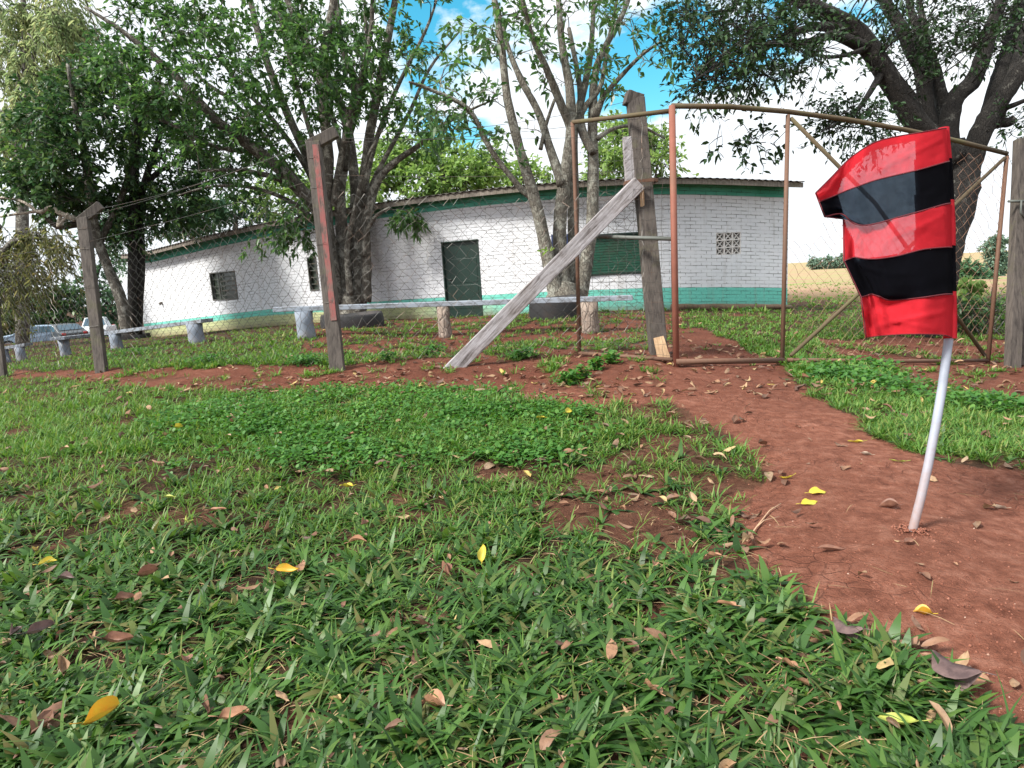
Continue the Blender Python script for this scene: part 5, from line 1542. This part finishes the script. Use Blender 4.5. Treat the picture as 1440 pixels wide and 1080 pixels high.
t.clusters(440, 40, 100, 60, d0 + 1.0, 1.0, 40, **kw)
t.done()

# --- forked open tree right of the door
g, d0 = G(797, 442)
t = Tree('broadleaf_tree', g, 'slender tree forking into several open leaning stems right of the green door', 'tree', None, bark_pale, lf_glossy)
L_ = t.limb_px
t.limb([g + np.array([0, 0, -.2]), P(795, 432, d0), P(795, 415, d0), P(798, 398, d0)], [.46, .40, .34, .20], n=18, wob=.14)
L_([(786, 432, 13), (776, 385, 10), (765, 335, 9), (752, 282, 8.5), (733, 218, 7), (714, 140, 6), (705, 60, 5), (692, -20, 3.5), (685, -90, 2)], d0 - .1, -.6)
L_([(796, 430, 13), (788, 360, 9.5), (788, 300, 9.5), (795, 245, 9), (803, 190, 8), (802, 130, 6.5), (790, 60, 5), (784, -20, 3.5), (780, -90, 2)], d0, .2)
L_([(812, 432, 13), (824, 370, 9.5), (832, 310, 8.5), (834, 240, 8), (834, 165, 6.5), (840, 90, 5), (880, 10, 3.5), (895, -60, 2)], d0 + .1, .5)
L_([(806, 425, 10), (806, 330, 8), (806, 250, 8), (806, 190, 7), (815, 150, 6), (830, 80, 4), (835, 0, 3)], d0 + .25, .8)
L_([(791, 262, 8), (772, 205, 6), (758, 160, 5), (732, 110, 4.5), (712, 60, 3.5), (697, 0, 2.5)], d0, .7)
L_([(803, 180, 7), (788, 145, 6), (770, 100, 5), (748, 50, 4), (733, -10, 3)], d0 + .1, -1.2)
L_([(752, 282, 5), (730, 262, 4.2), (690, 210, 3.6), (660, 155, 3.2), (610, 128, 2.4), (575, 115, 1.5)], d0 - .2, -1.0)
L_([(836, 165, 6), (850, 135, 4), (880, 100, 3), (905, 75, 2.4), (935, 55, 1.2)], d0 + .2, -.8)
L_([(803, 190, 5), (823, 150, 4), (845, 120, 3.4), (855, 60, 2.6), (870, -10, 2)], d0 + .2, .4)
L_([(760, 210, 3), (768, 175, 2.6), (780, 140, 2)], d0, .2)
L_([(835, 215, 7), (818, 180, 6), (815, 120, 4), (800, 40, 3)], d0 + .1, .5)
L_([(840, 195, 4), (865, 180, 2.6), (900, 178, 2.2), (935, 195, 1.2)], d0 + .2, .4)
kw = dict(L=.17, W=.07, size=.38, nl=20, sub=4)
t.clusters(760, 30, 130, 90, d0, 1.6, 46, **kw)
t.clusters(880, 60, 80, 80, d0, 1.2, 17, **kw)
t.clusters(655, 90, 60, 70, d0 - .5, 1.0, 18, **kw)
t.clusters(640, 165, 45, 30, d0 - .8, .5, 7, **kw)
t.clusters(700, 200, 50, 40, d0, .8, 7, **kw)
t.clusters(790, -100, 200, 70, d0, 2.0, 40, L=.17, W=.07, size=.5, nl=40)
t.done()

# --- big spreading tree on the right
g, d0 = G(1292, 470)
t = Tree('spreading_tree', g, 'large dark spreading tree with heavy limbs standing behind the flag', 'tree', None, bark_dark, lf_small)
L_ = t.limb_px
t.limb_px([(1290, 480, 40), (1298, 430, 34), (1316, 370, 30), (1334, 310, 28), (1345, 265, 27), (1344, 235, 26), (1335, 205, 20)], d0, 0.2, n=18, wob=.1)
L_ = lambda pts, d_, dd=0.0, **k_: t.limb_px([(x, y, r_ * .84) for x, y, r_ in pts], d_, dd, **k_)
L_([(1340, 225, 20), (1318, 200, 18), (1290, 172, 17), (1262, 130, 17), (1238, 92, 16), (1202, 42, 15), (1165, 20, 13), (1130, 3, 11), (1085, -18, 8), (1040, -40, 6), (980, -60, 4)], d0, -1.0, n=14)
L_([(1336, 225, 15), (1312, 192, 13), (1294, 160, 12), (1268, 122, 9), (1245, 92, 8)], d0 + .25, .1, n=10)
L_([(1335, 222, 15), (1307, 175, 13), (1300, 135, 12), (1298, 100, 12), (1282, 70, 11), (1268, 40, 10), (1250, 12, 9), (1227, -25, 7), (1200, -80, 4)], d0 + .2, .6, n=12)
L_([(1335, 215, 13), (1325, 150, 10), (1315, 100, 9), (1296, 55, 7.5), (1280, 10, 6), (1275, -50, 4)], d0 + .3, .9, n=10)
L_([(1337, 222, 17), (1332, 180, 15), (1343, 140, 14), (1368, 115, 13), (1384, 75, 12), (1393, 40, 11), (1408, 0, 9), (1414, -60, 6)], d0 + .1, .4, n=12)
L_([(1335, 160, 11), (1318, 118, 9), (1306, 85, 8), (1300, 40, 6), (1292, 0, 4)], d0 + .2, 1.0)
L_([(1347, 282, 20), (1358, 245, 18), (1372, 208, 17), (1390, 165, 16), (1412, 132, 14), (1442, 92, 13), (1470, 60, 12), (1510, 30, 10), (1570, -30, 7)], d0 + .1, -.6, n=14)
L_([(1388, 170, 12), (1400, 125, 12), (1412, 85, 11), (1425, 40, 10), (1436, -10, 8), (1445, -80, 5)], d0 + .2, 1.0, n=12)
L_([(1410, 135, 8), (1432, 80, 8), (1445, 30, 7), (1470, -30, 5)], d0 + .1, .6, n=10)
L_([(1218, 68, 11), (1175, 50, 8), (1147, 57, 6), (1105, 62, 5), (1060, 64, 4), (1010, 90, 2.5), (975, 115, 1.5)], d0 - .38, -2.2)
L_([(1190, 42, 9), (1150, 38, 7), (1110, 48, 5), (1075, 70, 4), (1050, 92, 3), (1020, 115, 1)], d0 - .48, -1.2)
L_([(1243, 98, 6), (1228, 122, 5), (1208, 152, 4), (1180, 172, 2.8), (1155, 185, 1)], d0 - .28, -1.0)
L_([(1218, 68, 5), (1195, 76, 3.6), (1165, 80, 2.8), (1130, 72, 1)], d0 - .4, -1.4)
L_([(1400, 172, 9), (1418, 172, 8), (1428, 165, 6)], d0, -.1)
L_([(1408, 174, 6), (1412, 155, 5), (1432, 145, 4), (1470, 130, 2)], d0, -.3)
kw = dict(L=.08, W=.04, size=.44, nl=49, sub=7)
t.clusters(1060, 40, 130, 60, d0 - 1.8, 1.3, 44, **kw)
t.clusters(1100, 95, 95, 38, d0 - 1.6, .8, 16, **kw)
t.clusters(1010, 105, 50, 40, d0 - 2.0, .6, 16, **kw)
t.clusters(1190, 165, 55, 26, d0 - 1.1, .6, 15, **kw)
t.clusters(1205, 190, 34, 20, d0 - 1.2, .3, 6, **kw)
t.clusters(1060, 205, 50, 24, d0 - 1.9, .4, 7, L=.10, W=.05, size=.3, nl=26)
t.clusters(1330, 30, 120, 60, d0, 1.4, 42, **kw)
t.clusters(1270, 60, 70, 60, d0, 1.0, 15, **kw)
t.clusters(970, 40, 50, 60, d0 - 1.8, .8, 16, **kw)
t.clusters(1440, 40, 80, 70, d0, 1.0, 18, **kw)
t.clusters(1250, -70, 330, 70, d0 - .6, 2.2, 62, **kw)
t.clusters(1420, 180, 30, 18, d0 - .4, .3, 3, **kw)
t.done()

# --- two dense trees at the left corner of the building
g, d0 = G(180, 468)
t = Tree('dense_tree', g, 'dense dark green tree with leaning pale trunk and bare dead branch at left', 'tree', None, bark_grey, lf_dark)
L_ = t.limb_px
d0 = min(d0, 17.0)
L_([(180, 468, 8.5), (170, 420, 7.5), (149, 370, 6.5), (134, 325, 6), (128, 270, 6.5), (118, 210, 5), (105, 150, 3.5), (95, 90, 2)], d0, -.8)
L_([(130, 310, 6), (105, 315, 5), (80, 318, 4), (60, 300, 3)], d0, -.6)
L_([(140, 340, 5), (170, 280, 4), (185, 220, 3.4), (190, 150, 2.5)], d0, .5)
L_([(128, 270, 4), (90, 240, 3.4), (60, 200, 2.6), (40, 160, 1.6)], d0, -.5)
for pth in ([(105, 308, 3.4), (85, 300, 2.6), (72, 292, 2.4), (55, 298, 2), (35, 285, 1.6), (5, 278, 1.2), (-20, 285, .8)], [(85, 305, 2), (82, 318, 1.6), (96, 300, 1.2)], [(55, 297, 1.6), (30, 300, 1.4), (0, 305, 1)]):
    DB = MB(); q_ = smoothpath([P(x, y, d0 - 1.0 - .3 * i / len(pth)) for i, (x, y, r_) in enumerate(pth)])
    DB.tube(q_, np.interp(np.linspace(0, 1, len(q_)), np.linspace(0, 1, len(pth)), [x[2] * 1.3 / F * d0 for x in pth]), 6)
    _o = DB.build('dead_branch', bark_dead, t.root, smooth=True)
kw = dict(L=.17, W=.085, size=.6, nl=80, sub=6)
t.clusters(90, 170, 70, 55, d0 - .5, 1.6, 48, **kw)
t.clusters(70, 240, 68, 55, d0 - .8, 1.3, 52, **kw)
t.clusters(145, 120, 50, 60, d0, 1.4, 30, **kw)
t.clusters(110, 285, 55, 28, d0, .8, 20, **kw)
t.done()
g, d0 = G(196, 468)
d0 = min(d0, 17.5)
t = Tree('dense_tree', g, 'dense green tree with two straight dark trunks at the left end of the building', 'tree', None, bark_dark, lf_dark)
L_ = t.limb_px
L_([(186, 470, 6), (186, 420, 5.5), (186, 350, 6), (188, 280, 6), (192, 200, 5), (198, 120, 3)], d0, 0)
L_([(194, 470, 6), (196, 420, 5.5), (198, 360, 6), (196, 290, 5), (215, 220, 4), (235, 160, 2.5)], d0 + .2, .3)
L_([(190, 280, 4), (225, 240, 3.4), (270, 220, 2.6), (310, 210, 1.6)], d0, .4)
kw = dict(L=.16, W=.075, size=.6, nl=70, sub=6)
t.clusters(215, 190, 75, 60, d0, 1.5, 56, **kw)
t.clusters(235, 285, 80, 45, d0 + .2, 1.3, 58, **kw)
t.clusters(180, 330, 22, 24, d0, .6, 8, **kw)
t.clusters(300, 250, 60, 50, d0 + 1, 1.0, 28, **kw)
t.done()

def mass_tree(name, px, base_py, depth, crown, n, leafm, bark, label, L=.3, W=.13, nl=60, size=.9, hang=0, droop=.3, group=None, tr=8, top=None, grd=None):
    bx = P(px, base_py, depth); z = gz1(bx[0], bx[1]); g = np.array([bx[0], bx[1], z])
    t = Tree(name, g, label, 'tree', group, bark, leafm)
    ty_ = top if top is not None else min(c[1] for c in crown)
    topp = P(px, ty_, depth)
    b0 = g.copy(); r = tr / F * depth
    t.limb([g - np.array([0, 0, .3]), g * .6 + topp * .4 + rng.normal(0, .15, 3), g * .3 + topp * .7 + rng.normal(0, .2, 3), topp], [r, r * .8, r * .55, r * .2])
    for (cx, cy, rx, ry) in crown:
        c = P(cx, cy, depth); st = g * .5 + c * .5; st = g + (topp - g) * rng.uniform(.35, .6)
        t.limb([st, (st + c) / 2 + rng.normal(0, .2, 3), c], [r * .5, r * .35, r * .12])
    tot = sum(c[2] * c[3] for c in crown)
    for (cx, cy, rx, ry) in crown:
        t.clusters(cx, cy, rx, ry, depth, min(rx, ry) / F * depth * 1.1, max(3, int(n * rx * ry / tot)), nl=nl, L=L, W=W, size=size, sub=6, hang=hang, droop=droop, rr0=.03)
    t.done()
    return t
# weeping pale trees at the far left
mass_tree('weeping_tree', 30, 480, 27, [(30, 60, 75, 90), (110, 50, 40, 70), (20, 180, 60, 60), (60, 10, 90, 50)], 96, lf_euca, bark_grey, 'tall pale green weeping tree rising at the top left corner', L=.26, W=.036, nl=130, hang=1.0, droop=.8, tr=9, top=-60)
mass_tree('weeping_tree', -10, 490, 22, [(10, 360, 60, 55), (60, 335, 45, 35), (5, 410, 22, 22)], 52, lf_olive, bark_grey, 'lower olive green weeping tree hanging at the left edge under the dense tree', L=.19, W=.032, nl=90, hang=1.0, droop=.8, tr=10, top=300)
mass_tree('bush_tree', 45, 484, 52, [(40, 435, 55, 28), (95, 420, 30, 22), (10, 450, 30, 15), (75, 452, 36, 10)], 75, lf_dark, bark_dark, 'dark bushy tree directly behind the parked blue car', L=.4, W=.18, nl=80, tr=6)
mass_tree('bush_tree', 130, 474, 54, [(130, 410, 36, 34), (150, 340, 40, 50), (165, 440, 28, 25)], 80, lf_far, bark_dark, 'hazy green tree behind the white pickup left of the building', L=.38, W=.17, nl=60, tr=5)
# trees behind the building
mass_tree('background_tree', 620, 420, 27, [(610, 250, 70, 45), (540, 250, 50, 40), (660, 235, 60, 30), (580, 215, 50, 25)], 105, lf_bright, bark_grey, 'bright green tree rising behind the roof above the dark door', L=.3, W=.13, nl=70, tr=9)
mass_tree('background_tree', 470, 420, 30, [(470, 270, 60, 35), (400, 280, 50, 28)], 45, lf_bright, bark_grey, 'light green tree behind the roof beside the many stemmed tree', L=.32, W=.14, nl=60, tr=7)
mass_tree('background_tree', 330, 430, 32, [(330, 300, 50, 24), (290, 310, 40, 25), (260, 330, 30, 14)], 40, lf_far, bark_grey, 'grey green tree behind the left slope of the roof', L=.34, W=.14, nl=55, tr=6)
mass_tree('background_tree', 890, 420, 24, [(890, 215, 50, 36), (850, 240, 36, 24), (925, 225, 30, 34), (870, 190, 30, 20)], 62, lf_bright, bark_grey, 'green tree behind the roof at the tall wooden gate post', L=.26, W=.11, nl=55, tr=7)
mass_tree('background_tree', 770, 420, 34, [(770, 258, 30, 12), (735, 250, 28, 20), (700, 255, 36, 16)], 30, lf_bright, bark_grey, 'low bright treetop showing just over the roof between forked stems', L=.34, W=.15, nl=55, tr=5)
# far right: bush, tall tree, sapling, scrub and the line of trees on the horizon
mass_tree('round_tree', 1362, 418, 42, [(1362, 390, 24, 15), (1343, 384, 14, 14), (1380, 396, 12, 9)], 70, lf_far, bark_dark, 'rounded green tree in the field just right of the flag', L=.3, W=.14, nl=70, size=.7, tr=4)
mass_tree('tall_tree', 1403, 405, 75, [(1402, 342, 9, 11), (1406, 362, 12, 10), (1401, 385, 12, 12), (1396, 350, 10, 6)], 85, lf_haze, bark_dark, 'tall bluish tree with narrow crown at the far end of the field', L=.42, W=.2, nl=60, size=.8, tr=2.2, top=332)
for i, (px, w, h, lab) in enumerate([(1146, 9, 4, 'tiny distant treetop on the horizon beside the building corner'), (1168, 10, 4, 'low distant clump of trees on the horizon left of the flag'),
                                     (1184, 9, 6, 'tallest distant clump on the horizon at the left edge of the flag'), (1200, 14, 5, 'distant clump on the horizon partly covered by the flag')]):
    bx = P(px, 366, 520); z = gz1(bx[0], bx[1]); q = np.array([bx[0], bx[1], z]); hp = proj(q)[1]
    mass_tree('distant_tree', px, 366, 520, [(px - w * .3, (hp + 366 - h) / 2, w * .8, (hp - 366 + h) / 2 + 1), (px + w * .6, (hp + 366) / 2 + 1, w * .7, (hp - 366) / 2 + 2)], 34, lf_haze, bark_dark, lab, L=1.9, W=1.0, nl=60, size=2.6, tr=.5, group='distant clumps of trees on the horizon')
g, d0 = G(1352, 447)
d0 = min(d0, 12.5)
t = Tree('sapling', g, 'young plant with big drooping light green leaves right of the flag', 'plant', None, bark_grey, lf_bright)
t.limb([P(1352, 462, d0), P(1355, 430, d0), P(1357, 405, d0)], [.02, .016, .008], n=6)
t.clusters(1356, 412, 14, 10, d0, .2, 6, nl=14, L=.34, W=.09, size=.1, sub=2, droop=.7)
t.done()
g, d0 = G(1375, 470)
t = Tree('shrub', g, 'tangled low shrub of twigs and small leaves behind the gate at the right', 'shrub', None, bark_grey, lf_dark)
for k in range(26):
    a_ = rng.uniform(-1, 1); b0 = g + np.array([rng.normal(0, .12), rng.normal(0, .12), -.03])
    e = b0 + np.array([a_ * .75 + rng.normal(0, .1), rng.normal(0, .35), rng.uniform(.3, .8)])
    t.limb([b0, (b0 + e) / 2 + np.array([0, 0, .15]) + rng.normal(0, .06, 3), e], [.010, .007, .003], n=5, trunk=True)
t.clusters(1372, 440, 42, 18, d0, .45, 34, nl=34, L=.07, W=.035, size=.18, sub=4)
t.done()
# small plants: seedling in the tree fork and tuft on the wall foot
for (px, py, dep, lab, nL) in ((768, 345, 11.6, 'small bright sprout growing from the left stem of the forked tree', 9), (1062, 428, 14.6, 'small weed growing against the turquoise foot of the wall', 16)):
    q = P(px, py + 8, dep)
    n = nL
    dv = rng.normal(0, .6, (n, 3)) + np.array([0, -.2, .5])
    v, f = leaves_mesh(np.repeat(q[None], n, 0) + rng.normal(0, .04, (n, 3)), dv, rng.uniform(.12, .2, n), rng.uniform(.04, .06, n), .3)
    tag(mesh_obj('sprout', v, f, lf_bright, smooth=True), lab, 'plant')

# ================================================================== PARKED CARS
m_cglass = newmat('car glass'); finish(m_cglass, (0.05, 0.10, 0.14), .06, spec=.8)
m_tyre = simple('tyre rubber', (0.018, 0.018, 0.02), .2, 20, .8)
m_rim = simple('wheel rim', (.5, .52, .55), .1, 20, .3, .1, .001, .8)
def car(px, py, depth, yaw, paint, label, name='parked_car', pick=False, sc=1.0):
    bx = P(px, py, depth); z = gz1(bx[0], bx[1]); g = np.array([bx[0], bx[1], z])
    c = thing(name, g, label, 'pickup' if pick else 'car')
    if pick:
        side = [(-2.5, .45), (-2.5, 1.02), (-.35, 1.05), (-.22, 1.72), (.85, 1.76), (1.38, 1.12), (2.3, 1.0), (2.5, .8), (2.5, .42)]
        wins = [[(-.12, 1.12), (-.03, 1.62), (.38, 1.65), (.38, 1.12)], [(.45, 1.12), (.45, 1.65), (.82, 1.66), (1.2, 1.12)]]
    else:
        side = [(-2.05, .40), (-2.1, .85), (-1.75, 1.0), (-1.2, 1.42), (-.1, 1.47), (.45, 1.38), (1.05, .98), (1.9, .84), (2.1, .62), (2.08, .35)]
        wins = [[(-1.45, 1.0), (-1.08, 1.35), (-.4, 1.39), (-.4, 1.0)], [(-.33, 1.0), (-.33, 1.39), (.36, 1.31), (.85, 1.0)]]
    W = .86
    def X(x, y, z_): 
        ca, sa = math.cos(yaw), math.sin(yaw); x *= sc; y *= sc
        return g + np.array([x * ca - y * sa, x * sa + y * ca, z_ * sc])
    def ins(z_): return W - max(0, (z_ - .95)) * .32
    b = MB(); n = len(side); v = []
    for s_ in (-1, 1):
        for (x, z_) in side: v.append(X(x, s_ * ins(z_), z_))
    f = [(i, (i + 1) % n, n + (i + 1) % n, n + i) for i in range(n)] + [tuple(range(n - 1, -1, -1)), tuple(range(n, 2 * n))]
    b.add(v, f); body = b.build('body', paint, c, bevel=.05)
    for wn in wins:
        for s_ in (-1, 1):
            b = MB(); b.add([X(x, s_ * (ins(z_) + .012), z_) for x, z_ in wn] + [X(x, s_ * (ins(z_) - .02), z_) for x, z_ in wn], [(0, 1, 2, 3), (7, 6, 5, 4), (0, 4, 5, 1), (1, 5, 6, 2), (2, 6, 7, 3), (3, 7, 4, 0)])
            b.build('window', m_cglass, c)
    # windscreens
    def screen(i, j, k0, k1):
        (xa, za), (xb, zb) = side[i], side[j]
        q = []
        for kk in (k0, k1):
            x = xa + (xb - xa) * kk; z_ = za + (zb - za) * kk
            for s_ in (-1, 1): q.append(X(x + (.02 if xb > xa else -.02) * (1 if i > 3 else -1) * 1, s_ * (ins(z_) - .1), z_ + .022))
        b = MB(); b.add(q, [(0, 1, 3, 2)]); b.build('windscreen', m_cglass, c)
    if pick: screen(4, 5, .1, .92)
    else: screen(5, 6, .08, .92); screen(2, 3, .1, .92)
    for x in ((-1.55, 1.6) if pick else (-1.3, 1.32)):
        for s_ in (-1, 1):
            b = MB(); b.tube([X(x, s_ * (W - .2), .33), X(x, s_ * (W + .02), .33)], .33 * sc, 18); w = b.build('wheel', m_tyre, c)
            b = MB(); b.tube([X(x, s_ * (W + .0), .33), X(x, s_ * (W + .035), .33)], .19 * sc, 14); b.build('rim', m_rim, w)
    for s_ in (-1, 1):
        b = MB(); e = side[-2]; b.box(X(e[0] - .03, s_ * .62, e[1] + .04), (.12, .3, .13), (X(1, 0, 0) - g, X(0, 1, 0) - g, (0, 0, 1))); b.build('headlight', m_rim, c, bevel=.02)
        b = MB(); e = side[1]; b.box(X(e[0] + .02, s_ * .66, e[1] - .05), (.1, .22, .16), (X(1, 0, 0) - g, X(0, 1, 0) - g, (0, 0, 1))); b.build('tail_light', simple('tail light', (.4, .02, .02), .1, 5, .3), c, bevel=.02)
    b = MB(); b.box(X(side[-1][0], 0, .42), (.14, 1.66, .18), (X(1, 0, 0) - g, X(0, 1, 0) - g, (0, 0, 1))); b.build('bumper', m_tyre, c, bevel=.03)
def paintm(name, col): 
    m = newmat(name); finish(m, col, .25, spec=.6); return m
car(50, 491, 42, math.radians(215), paintm('blue silver paint', (.30, .40, .52)), 'silver blue car parked at far left behind the benches')
car(86, 487, 43, math.radians(150), paintm('dark grey paint', (.06, .07, .08)), 'dark car parked right of the silver blue car')
car(141, 479, 47, math.radians(-66), paintm('white paint', (.55, .58, .60)), 'white pickup parked left of the building behind the bench', 'parked_pickup', True)
for o in list(bpy.data.objects):
    if '_o' in o: del o['_o']
